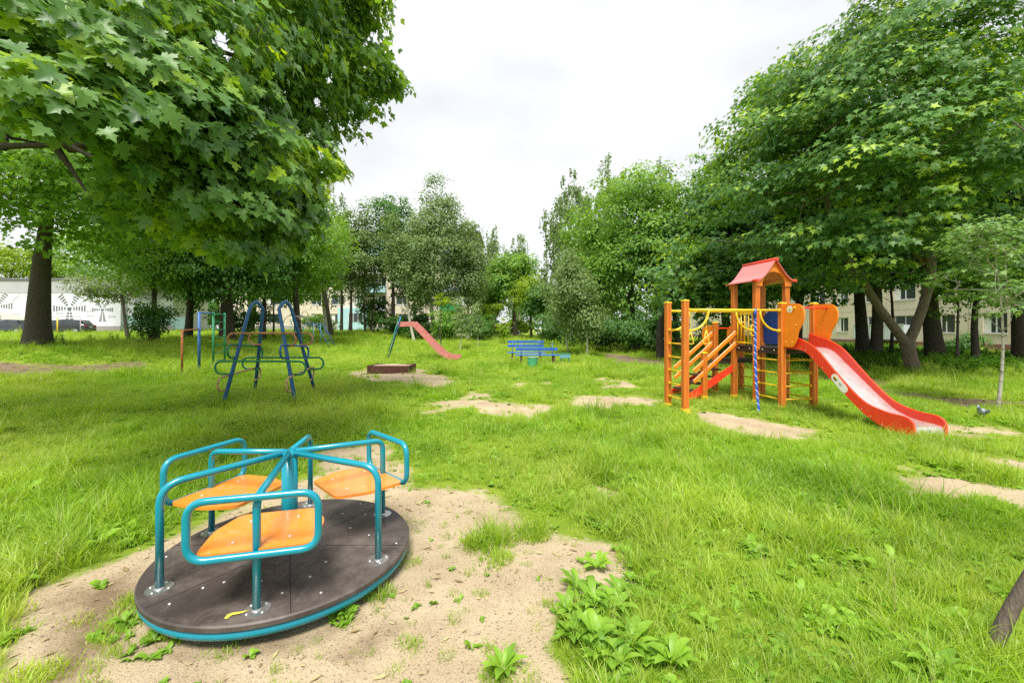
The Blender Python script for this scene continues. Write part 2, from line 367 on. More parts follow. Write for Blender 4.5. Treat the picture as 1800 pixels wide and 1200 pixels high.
def mask_of(x, y, polys):
    P = np.stack([np.ravel(x), np.ravel(y)], 1).astype(float)
    D = np.hypot(P[:, 0], P[:, 1]); am = np.clip(D*.045, .08, .5)
    Wp = P+np.stack([(fbm(P[:, 0], P[:, 1], 1.6, 1)-.5)*2*am*1.4, (fbm(P[:, 0], P[:, 1], 1.6, 5)-.5)*2*am*1.4], 1)
    d = np.full(len(P), 1e9)
    for q in polys:
        lo = q.min(0)-3; hi = q.max(0)+3; k = (Wp[:, 0] > lo[0]) & (Wp[:, 0] < hi[0]) & (Wp[:, 1] > lo[1]) & (Wp[:, 1] < hi[1])
        if k.any(): d[k] = np.minimum(d[k], sdf(Wp[k], q))
    return d, am
def bare(x, y, polys=None):
    d, am = mask_of(x, y, polys or SAND)
    return np.clip(.5-d/(am*2.2), 0, 1)
# ------------------------------------------------------------------ the ground: one sheet to the horizon
xs = np.concatenate([-np.geomspace(13, 700, 46)[::-1], np.arange(-12.9, 12.91, .075), np.geomspace(13, 700, 46)])
ys = np.concatenate([-np.geomspace(1, 200, 16)[::-1], np.arange(-.9, 16, .075), np.arange(16.1, 30, .2), np.arange(30, 80, 1.0), np.geomspace(80, 900, 25)])
GX, GY = np.meshgrid(xs, ys); gx, gy = GX.ravel(), GY.ravel()
bs = bare(gx, gy); bd = bare(gx, gy, DIRT)
near = np.clip(1-np.abs(gy-6)/14, 0, 1)
gz = zg(gx, gy)+near*((fbm(gx, gy, 5, 3)-.5)*.045*bs+(fbm(gx, gy, 2.2, 9)-.5)*.05)-.02*bs*near
nx, ny = len(xs), len(ys); I = np.arange(nx*ny).reshape(ny, nx)
Fq = np.stack([I[:-1, :-1].ravel(), I[:-1, 1:].ravel(), I[1:, 1:].ravel(), I[1:, :-1].ravel()], 1)
me = np_mesh('ground', np.stack([gx, gy, gz], 1), Fq, smooth=True)
for nm, v in (('sand', bs), ('dirt', bd), ('dark_sand', bare(gx, gy, DARK_SAND))):
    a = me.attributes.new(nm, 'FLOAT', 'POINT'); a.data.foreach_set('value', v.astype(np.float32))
def ground_mat():
    m = bpy.data.materials.new('ground'); m.use_nodes = True; t = m.node_tree; b = t.nodes['Principled BSDF']; b.inputs['Roughness'].default_value = .95; b.inputs['Specular IOR Level'].default_value = .1
    A = t.nodes.new; Lk = t.links.new
    g = A('ShaderNodeNewGeometry')
    def noise(sc, det=6, ro=.6):
        n = A('ShaderNodeTexNoise'); n.inputs['Scale'].default_value = sc; n.inputs['Detail'].default_value = det; n.inputs['Roughness'].default_value = ro; Lk(g.outputs['Position'], n.inputs[0]); return n.outputs[0]
    def ramp(src, p0, c0, p1, c1):
        r = A('ShaderNodeValToRGB'); r.color_ramp.elements[0].position = p0; r.color_ramp.elements[0].color = (*c0, 1); r.color_ramp.elements[1].position = p1; r.color_ramp.elements[1].color = (*c1, 1); Lk(src, r.inputs[0]); return r.outputs[0]
    def mix(f, a, c):
        x = A('ShaderNodeMixRGB'); Lk(f, x.inputs[0]); Lk(a, x.inputs[1]); Lk(c, x.inputs[2]); return x.outputs[0]
    grass = ramp(noise(1.2), .3, (.13, .22, .02), .7, (.25, .32, .035))
    sand = ramp(noise(1.7, 8, .65), .3, (.37, .285, .185), .66, (.54, .445, .30))
    grit = ramp(noise(95, 3, .7), .32, (.17, .12, .08), .46, (1, 1, 1))
    mm = A('ShaderNodeMixRGB'); mm.blend_type = 'MULTIPLY'; mm.inputs[0].default_value = .8; Lk(sand, mm.inputs[1]); Lk(grit, mm.inputs[2])
    # darker soil mixed into the sand
    dirt = ramp(noise(6), .3, (.10, .075, .05), .7, (.27, .20, .135))
    soil_mix = ramp(noise(1.1, 4), .60, (0, 0, 0), .70, (.55, .55, .55))
    sandd = mix(soil_mix, mm.outputs[0], dirt); SD = [sandd, mm.outputs[0]]
    def fac(name, lo, hi):
        a = A('ShaderNodeAttribute'); a.attribute_name = name
        ad = A('ShaderNodeMath'); ad.operation = 'ADD'; Lk(a.outputs['Fac'], ad.inputs[0])
        mr = A('ShaderNodeMapRange'); mr.inputs[3].default_value = -.42; mr.inputs[4].default_value = .42; Lk(noise(13, 9, .75), mr.inputs[0]); Lk(mr.outputs[0], ad.inputs[1])
        r2 = A('ShaderNodeMapRange'); r2.inputs[1].default_value = lo; r2.inputs[2].default_value = hi; Lk(ad.outputs[0], r2.inputs[0]); return r2.outputs[0]
    dm = A('ShaderNodeMixRGB'); dm.blend_type = 'MULTIPLY'; dm.inputs[2].default_value = (.50, .46, .43, 1); Lk(fac('dark_sand', .3, .8), dm.inputs[0]); Lk(sandd, dm.inputs[1]); sandd = dm.outputs[0]  # sand colour multiplied darker inside those outlines
    c = mix(fac('dirt', .35, .6), grass, dirt); c = mix(fac('sand', .35, .6), c, sandd)
    Lk(c, b.inputs['Base Color'])
    bp = A('ShaderNodeBump'); bp.inputs['Strength'].default_value = .7; bp.inputs['Distance'].default_value = .02
    ad = A('ShaderNodeMath'); ad.operation = 'ADD'; Lk(noise(130, 3, .7), ad.inputs[0]); Lk(noise(14, 6, .65), ad.inputs[1]); Lk(ad.outputs[0], bp.inputs['Height']); Lk(bp.outputs[0], b.inputs['Normal'])
    return m
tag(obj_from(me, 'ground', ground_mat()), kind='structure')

# ------------------------------------------------------------------ grass: tufts set on points
rng = np.random.RandomState(11)
def grassmat(name, ca, cb, dry, trans=.45):
    m = leafmat(name, ca, cb, trans, .42, (1.35, 1.4, .4), patch=.9, spec=.4); t = m.node_tree
    # larger, sun-dried patches across the lawn
    g = t.nodes.new('ShaderNodeNewGeometry'); n = t.nodes.new('ShaderNodeTexNoise'); n.inputs['Scale'].default_value = .35; n.inputs['Detail'].default_value = 5
    t.links.new(g.outputs['Position'], n.inputs[0])
    oi = t.nodes.new('ShaderNodeObjectInfo'); ad = t.nodes.new('ShaderNodeMath'); ad.operation = 'MULTIPLY_ADD'; ad.inputs[1].default_value = .22
    t.links.new(oi.outputs['Random'], ad.inputs[0]); t.links.new(n.outputs[0], ad.inputs[2])
    r = t.nodes.new('ShaderNodeMapRange'); r.inputs[1].default_value = .52; r.inputs[2].default_value = .88; r.inputs[4].default_value = .7; t.links.new(ad.outputs[0], r.inputs[0])
    mxn = t.nodes.new('ShaderNodeMixRGB'); mxn.inputs[2].default_value = (*dry, 1)
    ramp = [x for x in t.nodes if x.type == 'VALTORGB'][0]
    t.links.new(r.outputs[0], mxn.inputs[0]); t.links.new(ramp.outputs[0], mxn.inputs[1])
    at = [x for x in t.nodes if x.type == 'ATTRIBUTE'][0]; st = t.nodes.new('ShaderNodeMapRange'); st.inputs[1].default_value = .955; st.inputs[2].default_value = .97
    t.links.new(at.outputs['Fac'], st.inputs[0]); m2 = t.nodes.new('ShaderNodeMixRGB'); m2.inputs[2].default_value = (.62, .58, .30, 1); t.links.new(st.outputs[0], m2.inputs[0]); t.links.new(mxn.outputs[0], m2.inputs[1])
    mxo, mxn = mxn, m2
    for l in list(t.links):
        if l.from_node == ramp and l.to_node == mxo: continue
        if l.from_node == ramp and l.to_node != mxn: to = l.to_socket; t.links.remove(l); t.links.new(mxn.outputs[0], to)
    return m
M['grass'] = grassmat('lawn_grass', (.095, .24, .014), (.43, .62, .042), (.58, .60, .14), .48)
M['weed'] = leafmat('weed_leaf', (.10, .24, .02), (.30, .50, .05), .4, .42, (1.5, 1.5, .5), patch=2)
def blades(n, rad, h0, h1, wd, lean, seed, segs=4):
    r = np.random.RandomState(seed); V = []; Fc = []; rd = []
    for i in range(n):
        a = r.rand()*2*PI; q = rad*math.sqrt(r.rand()); x, y = q*math.cos(a), q*math.sin(a)
        h = h0+(h1-h0)*r.rand()**1.5; d = r.rand()*2*PI if r.rand() < .5 else a+r.randn()*.6
        dx, dy = math.cos(d), math.sin(d); le = lean*(.3+r.rand())*h; w_ = wd*(.6+.8*r.rand()); sx, sy = -dy, dx
        tw = r.randn()*.5; sx, sy = sx*math.cos(tw)-sy*math.sin(tw), sx*math.sin(tw)+sy*math.cos(tw)
        b = len(V); c = r.rand()
        for k in range(segs+1):
            t = k/segs; hh = h*(t-.22*lean*t*t); o = le*t**2.1; ww = w_*(1-t**1.6)*.5 if k < segs else 0
            if k < segs:
                V.append((x+dx*o-sx*ww, y+dy*o-sy*ww, hh)); V.append((x+dx*o+sx*ww, y+dy*o+sy*ww, hh)); rd += [c, c]
            else: V.append((x+dx*o, y+dy*o, hh)); rd.append(c)
        for k in range(segs-1):
            Fc.append((b+2*k, b+2*k+1, b+2*k+3)); Fc.append((b+2*k, b+2*k+3, b+2*k+2))
        Fc.append((b+2*segs-2, b+2*segs-1, b+2*segs))
    return np.array(V), np.array(Fc), np.array(rd)
def broad(n, L0, L1, wd, seed, rise=.5):          # rosette of oval leaves
    r = np.random.RandomState(seed); V = []; Fc = []; rd = []
    for i in range(n):
        a = 2*PI*i/n+r.randn()*.35; Ln = L0+(L1-L0)*r.rand(); w_ = Ln*wd*(.8+.4*r.rand()); ri = rise*(.4+1.0*r.rand()); c = r.rand()
        b = len(V); dx, dy = math.cos(a), math.sin(a); sg = 6
        for k in range(sg+1):
            t = k/sg; o = Ln*(t*.95); z = Ln*(ri*t-.55*ri*t*t*1.1)+.004; ww = w_*max(.06, math.sin(PI*min(1, max(0, (t-.12)/.88))**.8))*(1+.12*math.sin(k*2.6+c*9))*.5
            if k == sg: ww = .001
            V += [(dx*o+dy*ww, dy*o-dx*ww, z+ww*.35), (dx*o, dy*o, z), (dx*o-dy*ww, dy*o+dx*ww, z+ww*.35)]; rd += [c]*3
        for k in range(sg):
            q = b+3*k
            for e_ in (0, 1): Fc.append((q+e_, q+e_+1, q+e_+4)); Fc.append((q+e_, q+e_+4, q+e_+3))
    return np.array(V), np.array(Fc), np.array(rd)
src = bpy.data.collections.new('grass_sources')
def srcobj(name, data, m):
    o = bpy.data.objects.new(name, np_mesh(name, *data)); o.data.materials.append(m); src.objects.link(o); return o
for i in range(5): srcobj('s0%d_tuft' % i, blades(60, .09, .022, .088+.014*i, .0058, .85, 20+i), M['grass'])
for i in range(2): srcobj('s1%d_tall' % i, blades(30, .07, .08, .24, .0055, .8, 30+i), M['grass'])
srcobj('s20_weed', broad(9, .03, .07, .5, 41, .9), M['weed'])
srcobj('s21_weed', broad(12, .02, .05, .8, 42, 1.2), M['weed'])
stk = MB()
_v, _f, _r = blades(5, .03, .2, .36, .0022, .35, 50); srcobj('s30_stalk', (_v, _f, _r), leafmat('seed_stalk', (.30, .30, .09), (.46, .44, .2), .3, .7))
# clover and daisy heads: tiny white tufts
def flowerhead():
    mb = MB(); mb.tube([(0, 0, 0), (0, 0, .09)], .0012, 4); mb.ball((0, 0, .095), (.009, .009, .007), 7, 4)
    V = np.array(mb.v); Fc = np.array([t for f in mb.f for t in ([f[:3]] if len(f) == 3 else [(f[0], f[i], f[i+1]) for i in range(1, len(f)-1)])])
    return V, Fc, np.full(len(V), .5)
srcobj('s40_flower', flowerhead(), mat('white_clover_head', (.62, .62, .5), .8))
NS = 11
pts = []
def inframe(x, y, z=0, mg=1.25): return (y > .3) & (np.abs(x) < y*1.208*mg+2.2)
def scatter(y0, y1, dens, sc0, sc1, kind, keep_bare=0., side=1.25):
    xm = y1*1.208*side+2.2; n = int(dens*(y1-y0)*2*xm)
    x = rng.uniform(-xm, xm, n); y = rng.uniform(y0, y1, n); k = inframe(x, y, 0, side); x, y = x[k], y[k]
    b = bare(x, y)+.75*bare(x, y, DIRT)+(fbm(x, y, 3, 7)-.5)*.5
    p = np.clip(1-(b-.10)*2.2, keep_bare*np.clip((fbm(x, y, 1.7, 41)-.3)*5, .1, 2.5), 1); k = rng.rand(len(x)) < p; x, y, b = x[k], y[k], b[k]
    lush = .42+1.25*fbm(x, y, .55, 21)*fbm(x, y, 2.3, 33)*2
    s = rng.uniform(sc0, sc1, len(x))*lush*np.where(b > .15, .6, 1)
    cd = np.hypot(x+1.42, y-2.70); k = cd > .80; x, y, s = x[k], y[k], s[k]
    if kind == 'g': idx = np.where(rng.rand(len(x)) < .78, rng.randint(0, 5, len(x)), rng.randint(5, 7, len(x)))
    elif kind == 'w': idx = rng.randint(7, 9, len(x))
    elif kind == 's': idx = np.full(len(x), 9)
    else: idx = np.full(len(x), 10)
    pts.append((x, y, s, idx))
scatter(.4, 3.0, 400, .5, .95, 'g', .06, 1.5); scatter(3.0, 6.0, 300, .6, 1.1, 'g', .05); scatter(6, 12, 130, .85, 1.35, 'g', .03)
scatter(12, 25, 34, 1.2, 1.9, 'g', .02, 1.2); scatter(25, 62, 8.5, 1.8, 2.8, 'g', .0, 1.15)
scatter(1.0, 6.0, 150, .5, 1.5, 'w', .05); scatter(6, 16, 45, 1.0, 2.0, 'w', .03)
scatter(1.2, 8.0, 5, .8, 1.2, 's'); scatter(8, 20, 1.5, 1, 1.6, 's'); scatter(2.5, 16, .7, .5, .8, 'f'); 
def clump(px, py, r, n, s0, s1, idxs):            # a deliberate tuft at a place on the ground
    cx_, cy_ = G(px, py); a = rng.rand(n)*2*PI; q = r*np.sqrt(rng.rand(n))
    pts.append((cx_+q*np.cos(a), cy_+q*np.sin(a), rng.uniform(s0, s1, n), rng.choice(idxs, n)))
for c in ((860, 950, .15, 26, .7, 1.25, (0, 1, 5, 6)), (935, 935, .13, 20, .7, 1.2, (0, 1, 5)), (870, 985, .08, 9, .6, 1, (0, 1)), (605, 1085, .06, 7, .5, .9, (0, 7)), (665, 1040, .05, 7, .6, 1.0, (0, 5)), (880, 1190, .05, 7, .6, 1, (0, 1)), (1130, 990, .12, 18, .7, 1.2, (0, 1, 5)), (830, 1050, .1, 5, .3, .5, (0, 1)), (395, 1140, .08, 4, .3, .6, (0, 1)), (50, 1190, .07, 9, .5, 1, (0, 1)), (720, 1150, .1, 5, .3, .5, (0, 2)), (715, 985, .08, 6, .4, .6, (0, 2)),
          (220, 1090, .12, 20, .5, .9, (0, 7, 8)), (270, 1125, .12, 16, .6, 1, (7, 8, 0)), (235, 1050, .06, 12, .5, .9, (0, 1))): clump(*c)
# ranker grass round the feet of the equipment
for (fx, fy, r_, n_) in [(393, 712, .3, 30), (522, 714, .3, 26), (1175, 712, .25, 26), (1206, 724, .25, 24), (1241, 706, .3, 26), (1291, 700, .3, 30), (1330, 710, .35, 34), (1377, 722, .35, 40), (1431, 720, .4, 46), (1500, 740, .45, 60), (1540, 760, .3, 40), (1590, 772, .25, 26), (1640, 770, .2, 16), (320, 662, .3, 20), (935, 650, .5, 34), (690, 634, .6, 26), (795, 630, .6, 24), (1752, 722, .35, 34), (1745, 1158, .15, 30)]:
    clump(fx, fy, r_, n_, .7, 1.4, (0, 1, 2, 5, 6, 7))
px_ = np.concatenate([p[0] for p in pts]); py_ = np.concatenate([p[1] for p in pts]); ss = np.concatenate([p[2] for p in pts]); ii = np.concatenate([p[3] for p in pts])
def gz_at(x, y):
    nr = np.clip(1-np.abs(y-6)/14, 0, 1); b = bare(x, y)
    return zg(x, y)+nr*((fbm(x, y, 5, 3)-.5)*.045*b+(fbm(x, y, 2.2, 9)-.5)*.05)-.02*b*nr
pz_ = gz_at(px_, py_)-.004
def points_obj(name, x, y, z, s, idx, coll, tilt=.15):
    me = bpy.data.meshes.new(name); me.vertices.add(len(x)); me.vertices.foreach_set('co', np.stack([x, y, z], 1).astype(np.float32).ravel())
    n = len(x); rot = np.stack([rng.randn(n)*tilt, rng.randn(n)*tilt, rng.rand(n)*2*PI], 1).astype(np.float32)
    scl = np.stack([s, s, s*rng.uniform(.8, 1.2, n)], 1).astype(np.float32)
    for nm, ty, d, ky in (('rot', 'FLOAT_VECTOR', rot, 'vector'), ('scl', 'FLOAT_VECTOR', scl, 'vector'), ('idx', 'INT', idx.astype(np.int32), 'value')):
        a = me.attributes.new(nm, ty, 'POINT'); a.data.foreach_set(ky, d.ravel())
    o = bpy.data.objects.new(name, me); COL.objects.link(o)
    t = bpy.data.node_groups.new(name+'_nodes', 'GeometryNodeTree')
    t.interface.new_socket('Geometry', in_out='INPUT', socket_type='NodeSocketGeometry'); t.interface.new_socket('Geometry', in_out='OUTPUT', socket_type='NodeSocketGeometry')
    A = t.nodes.new; gi = A('NodeGroupInput'); go = A('NodeGroupOutput'); ip = A('GeometryNodeInstanceOnPoints'); ci = A('GeometryNodeCollectionInfo')
    ci.inputs['Collection'].default_value = coll; ci.inputs['Separate Children'].default_value = True; ci.inputs['Reset Children'].default_value = True
    def na(nm, ty): q = A('GeometryNodeInputNamedAttribute'); q.data_type = ty; q.inputs[0].default_value = nm; return q.outputs[0]
    er = A('FunctionNodeEulerToRotation'); ip.inputs['Pick Instance'].default_value = True
    K = t.links.new
    K(gi.outputs[0], ip.inputs['Points']); K(ci.outputs[0], ip.inputs['Instance']); K(na('idx', 'INT'), ip.inputs['Instance Index'])
    K(na('rot', 'FLOAT_VECTOR'), er.inputs[0]); K(er.outputs[0], ip.inputs['Rotation']); K(na('scl', 'FLOAT_VECTOR'), ip.inputs['Scale']); K(ip.outputs[0], go.inputs[0])
    md = o.modifiers.new('scatter', 'NODES'); md.node_group = t
    return o
tag(points_obj('grass', px_, py_, pz_, ss, ii, src), 'lush uneven lawn grass with weeds and seed stalks across the playground', 'grass', kind='stuff')
print('grass instances', len(px_))

# undergrowth of nettles and seedlings under the right-hand trees, plus litter on the sand
src2 = bpy.data.collections.new('undergrowth_sources')
def stem_plant(seed, h, nl, ll):
    r = np.random.RandomState(seed); V = []; Fc = []; rd = []
    for s_ in range(4):
        ox, oy = r.randn(2)*.06; hh = h*(.6+.5*r.rand()); lx, ly = r.randn(2)*.12*h
        for k in range(nl):
            t = (k+1)/nl; a = k*2.4+r.rand(); c = r.rand(); Ln = ll*(1.1-.5*t)*(.8+.4*r.rand()); z = hh*t; x = ox+lx*t*t; y = oy+ly*t*t
            dx, dy = math.cos(a), math.sin(a); w_ = Ln*.3; b = len(V)
            V += [(x, y, z), (x+dx*Ln*.5+dy*w_, y+dy*Ln*.5-dx*w_, z+.02), (x+dx*Ln, y+dy*Ln, z-.25*Ln), (x+dx*Ln*.5-dy*w_, y+dy*Ln*.5+dx*w_, z+.02)]; rd += [c]*4
            Fc += [(b, b+1, b+2), (b, b+2, b+3)]
        b = len(V); V += [(ox-.003, oy, 0), (ox+.003, oy, 0), (ox+lx, oy+ly, hh)]; rd += [.2]*3; Fc.append((b, b+1, b+2))
    return np.array(V), np.array(Fc), np.array(rd)
M['under'] = leafmat('nettle_leaf', (.05, .15, .02), (.13, .27, .04), .4, .5, (1.5, 1.5, .5), patch=.7)
for i in range(3):
    o = bpy.data.objects.new('u%d_nettle' % i, np_mesh('nettle', *stem_plant(60+i, .42, 14, .10))); o.data.materials.append(M['under']); src2.objects.link(o)
def band(n, f):
    x = rng.uniform(-45, 45, n*6); y = rng.uniform(9, 60, n*6); k = f(x, y)*(.4+fbm(x, y, .5, 3)) > rng.rand(n*6)*1.0; return x[k][:n], y[k][:n]
ux, uy = band(5200, lambda x, y: sst((x-9.5-.02*(y-12))/3)*sst((y-13.2+(x-14)*.12)/2.2)*sst((32-x)/6)*sst((40-y)/5)+sst((-x-17)/3)*sst((y-15)/1.5)*sst((24-y)/5)*.12)
tag(points_obj('undergrowth', ux, uy, zg(ux, uy), rng.uniform(.6, 1.35, len(ux)), rng.randint(0, 3, len(ux)), src2), 'nettles and seedlings growing in the shade under the trees', 'undergrowth', kind='stuff')

def litter():
    n = 420; x, y = [], []
    while len(x) < n:
        a, b = rng.uniform(-3.2, 2.0), rng.uniform(1.35, 4.2)
        if bare(np.array([a]), np.array([b]))[0] > (.3 if rng.rand() < .8 else -.1) and math.hypot(a+1.42, b-2.7) > .78: x.append(a); y.append(b)
    x = np.array(x); y = np.array(y); z = gz_at(x, y)+.006; V = []; Fc = []; rd = []
    for i in range(n):
        a = rng.rand()*2*PI; Ln = rng.uniform(.008, .03) if rng.rand() < .9 else rng.uniform(.03, .048); w_ = Ln*rng.uniform(.15, .4); c = rng.rand(); b = len(V); dx, dy = math.cos(a), math.sin(a)
        V += [(x[i]-dx*Ln, y[i]-dy*Ln, z[i]), (x[i]+dy*w_, y[i]-dx*w_, z[i]+rng.rand()*.006), (x[i]+dx*Ln, y[i]+dy*Ln, z[i]+rng.rand()*.008), (x[i]-dy*w_, y[i]+dx*w_, z[i]+rng.rand()*.008)]
        rd += [c]*4; Fc += [(b, b+1, b+2), (b, b+2, b+3)]
    o = obj_from(np_mesh('litter', np.array(V), np.array(Fc), np.array(rd)), 'litter', leafmat('litter', (.20, .13, .06), (.55, .5, .24), .2, .7, (1, 1, 1), patch=8))
    tag(o, 'dry bits, maple keys and small dead leaves lying on the sand', 'litter', kind='stuff')
litter()
def pebbles():
    n = 900; mb_v = []; mb_f = []; base = np.array([(1, 0, 0), (-1, 0, 0), (0, 1, 0), (0, -1, 0), (0, 0, .7), (0, 0, -.7)]); fc = np.array([(0, 2, 4), (2, 1, 4), (1, 3, 4), (3, 0, 4), (2, 0, 5), (1, 2, 5), (3, 1, 5), (0, 3, 5)])
    x = rng.uniform(-3.4, 1.2, n*3); y = rng.uniform(1.3, 3.8, n*3); k = (bare(x, y) > .45) & (np.hypot(x+1.42, y-2.7) > .76); x, y = x[k][:n], y[k][:n]; z = gz_at(x, y)
    for i in range(len(x)):
        s_ = rng.uniform(.0015, .006)*(1+.6*rng.rand(3)); a = rng.rand()*PI; c, s__ = math.cos(a), math.sin(a); P = base*s_; P = np.stack([P[:, 0]*c-P[:, 1]*s__, P[:, 0]*s__+P[:, 1]*c, P[:, 2]], 1)
        mb_f.append(fc+6*i); mb_v.append(P+np.array([x[i], y[i], z[i]+.001]))
    o = obj_from(np_mesh('pebbles', np.concatenate(mb_v), np.concatenate(mb_f)), 'pebbles', mat('small_stones', (.20, .15, .11), .9, var=.5, scale=40))
    tag(o, 'fine gravel stones scattered over the bare sand', 'gravel', kind='stuff')
pebbles()
# one bolt mesh, set wherever the photograph shows a bolt
_bm = {}
def bolt(parent, loc, r=.007, axis='z', m='bolt', name='bolt'):
    k = (round(r, 4), m)
    if k not in _bm:
        q = MB(); q.lathe((0, 0, 0), [(r, 0), (r, r*.5), (r*.6, r*.8), (0, r*.9)], 10); o = q.build(name, M[m]); _bm[k] = o.data; bpy.data.objects.remove(o)
    o = bpy.data.objects.new(name, _bm[k]); COL.objects.link(o); o.parent = parent; o.location = loc
    if axis == '-x': o.rotation_euler = (0, -PI/2, 0)
    if axis == '-y': o.rotation_euler = (PI/2, 0, 0)
    return o
# ------------------------------------------------------------------ the carousel
def carousel():
    cx, cy_ = -1.416, 2.70
    t = thing('playground_carousel', 'teal and orange merry-go-round with dark round floor on the sand', 'carousel', (cx, cy_, zf(cx, cy_)))
    t.location.z = 0
    MB().lathe((0, 0, .082), [(0, 0), (.728, 0), (.738, .008), (.74, .03), (.733, .038), (0, .038)], 96).build('floor_board', M['rubber'], t)
    MB().lathe((0, 0, .03), [(0, 0), (.69, 0), (.725, .012), (.732, .03), (.728, .0515), (0, .0515)], 96, True).build('rim', M['teal'], t)
    MB().cyl((0, 0, -.05), .12, .085, 24).build('base', M['zinc'], t)
    mb = MB()                                        # seams between the floor boards
    for k in range(3):
        a = R(-62+60*k+ (0, 2, -1)[k])
        for s_ in (0, 1):
            d = a+PI*s_; m = Matrix.Rotation(d, 3, 'Z'); mb.box(m @ Vector((.385, 0, .1204)), (.68, .0035, .0012), m)
    mb.build('seam', M['black_s'], t)
    MB().tube([(0, 0, .12), (0, 0, .70)], .047, 24).build('centre_post', M['teal'], t)
    hb = MB(); hb.lathe((0, 0, .69), [(.047, 0), (.05, .004), (.05, .028), (.03, .036), (0, .037)], 24, True); hb.build('hub_cap', M['teal'], t)
    rt = .0192
    for k in range(6):
        a = R(44.7+60*k); ca, sa = math.cos(a), math.sin(a); P = lambda r, z: (r*ca, r*sa, z)
        arm = fillet([P(.03, .712), P(.64, .668), P(.64, .12)], .07 if k % 2 == 0 else .11, 8)
        MB().tube(arm, rt, 14).build('handrail', M['teal'], t)
        fl = MB(); fl.lathe((.64*ca, .64*sa, .1202), [(.062, 0), (.062, .004), (.024, .0055), (.022, .012), (0, .012)], 24); f = fl.build('flange', M['zinc'], t)
        for j in range(4):
            q = a+PI/4+PI/2*j; bolt(f, (.64*ca+.048*math.cos(q), .64*sa+.048*math.sin(q), .1242), .006)
        for (rr, da) in ((.52, 14), (.36, -12), (.67, 22), (.45, 27)):
            rr += .03*math.sin(k*5+da); da += 5*math.sin(k*3.3+rr*20); bolt(t, (rr*math.cos(a+R(da)), rr*math.sin(a+R(da)), .1202), .0075)
        if k % 2 == 0:
            tx, ty = -sa, ca; r0 = .672
            Q = lambda s_, z: (r0*ca+tx*s_, r0*sa+ty*s_, z)
            fr = fillet([Q(0, .685), Q(.285, .685), Q(.285, .405), Q(-.285, .405), Q(-.285, .685), Q(0, .685)], .085, 8)
            MB().tube(fr, rt*.95, 14, cap=False).build('seat_frame', M['teal'], t)
            # seat board: rounded trapezoid
            h_o, h_i = .262, .255
            pl = fillet([(.655, h_o, 0), (.655, -h_o, 0), (.40, -.272, 0), (.21, -.20, 0), (.21, .20, 0), (.40, .272, 0)], .045, 5, True)[:-1]
            po = [(p.x*ca-p.y*sa, p.x*sa+p.y*ca) for p in pl]
            sb = MB(); sb.prism(po, .408, .426, 'z'); s1 = sb.build('seat', M['seat_orange'], t)
            for (rr, ss_) in ((.56, .13), (.56, -.13), (.32, .12), (.32, -.12)): bolt(s1, (rr*ca-ss_*sa, rr*sa+ss_*ca, .4262), .008)
            MB().tube([P(.64, .395), P(.24, .395)], .016, 10).build('seat_support', M['teal'], t)
            MB().beam(P(.64, .30), P(.54, .395), .02, .02).build('brace', M['teal'], t)
    return t
car = carousel()
def deck_leaf():
    x, y = -1.335, 2.04; m = MB(); P = [(-.03, -.03), (-.034, -.005), (-.02, .012), (.03, .022), (.055, .03), (.03, .008), (-.012, -.004), (-.016, -.03)]
    m.add([(a, b_, .0016+abs(a)*.12) for a, b_ in P], [(0, 1, 6, 7), (1, 2, 6), (2, 3, 5, 6), (3, 4, 5)]); o = m.build('fallen_leaf', mat('yellow_dead_leaf', (.62, .60, .06), .6)); o.location = (x, y, .1215); tag(o, 'curled yellow leaf on the dark carousel floor near its front edge', 'leaf')
deck_leaf()

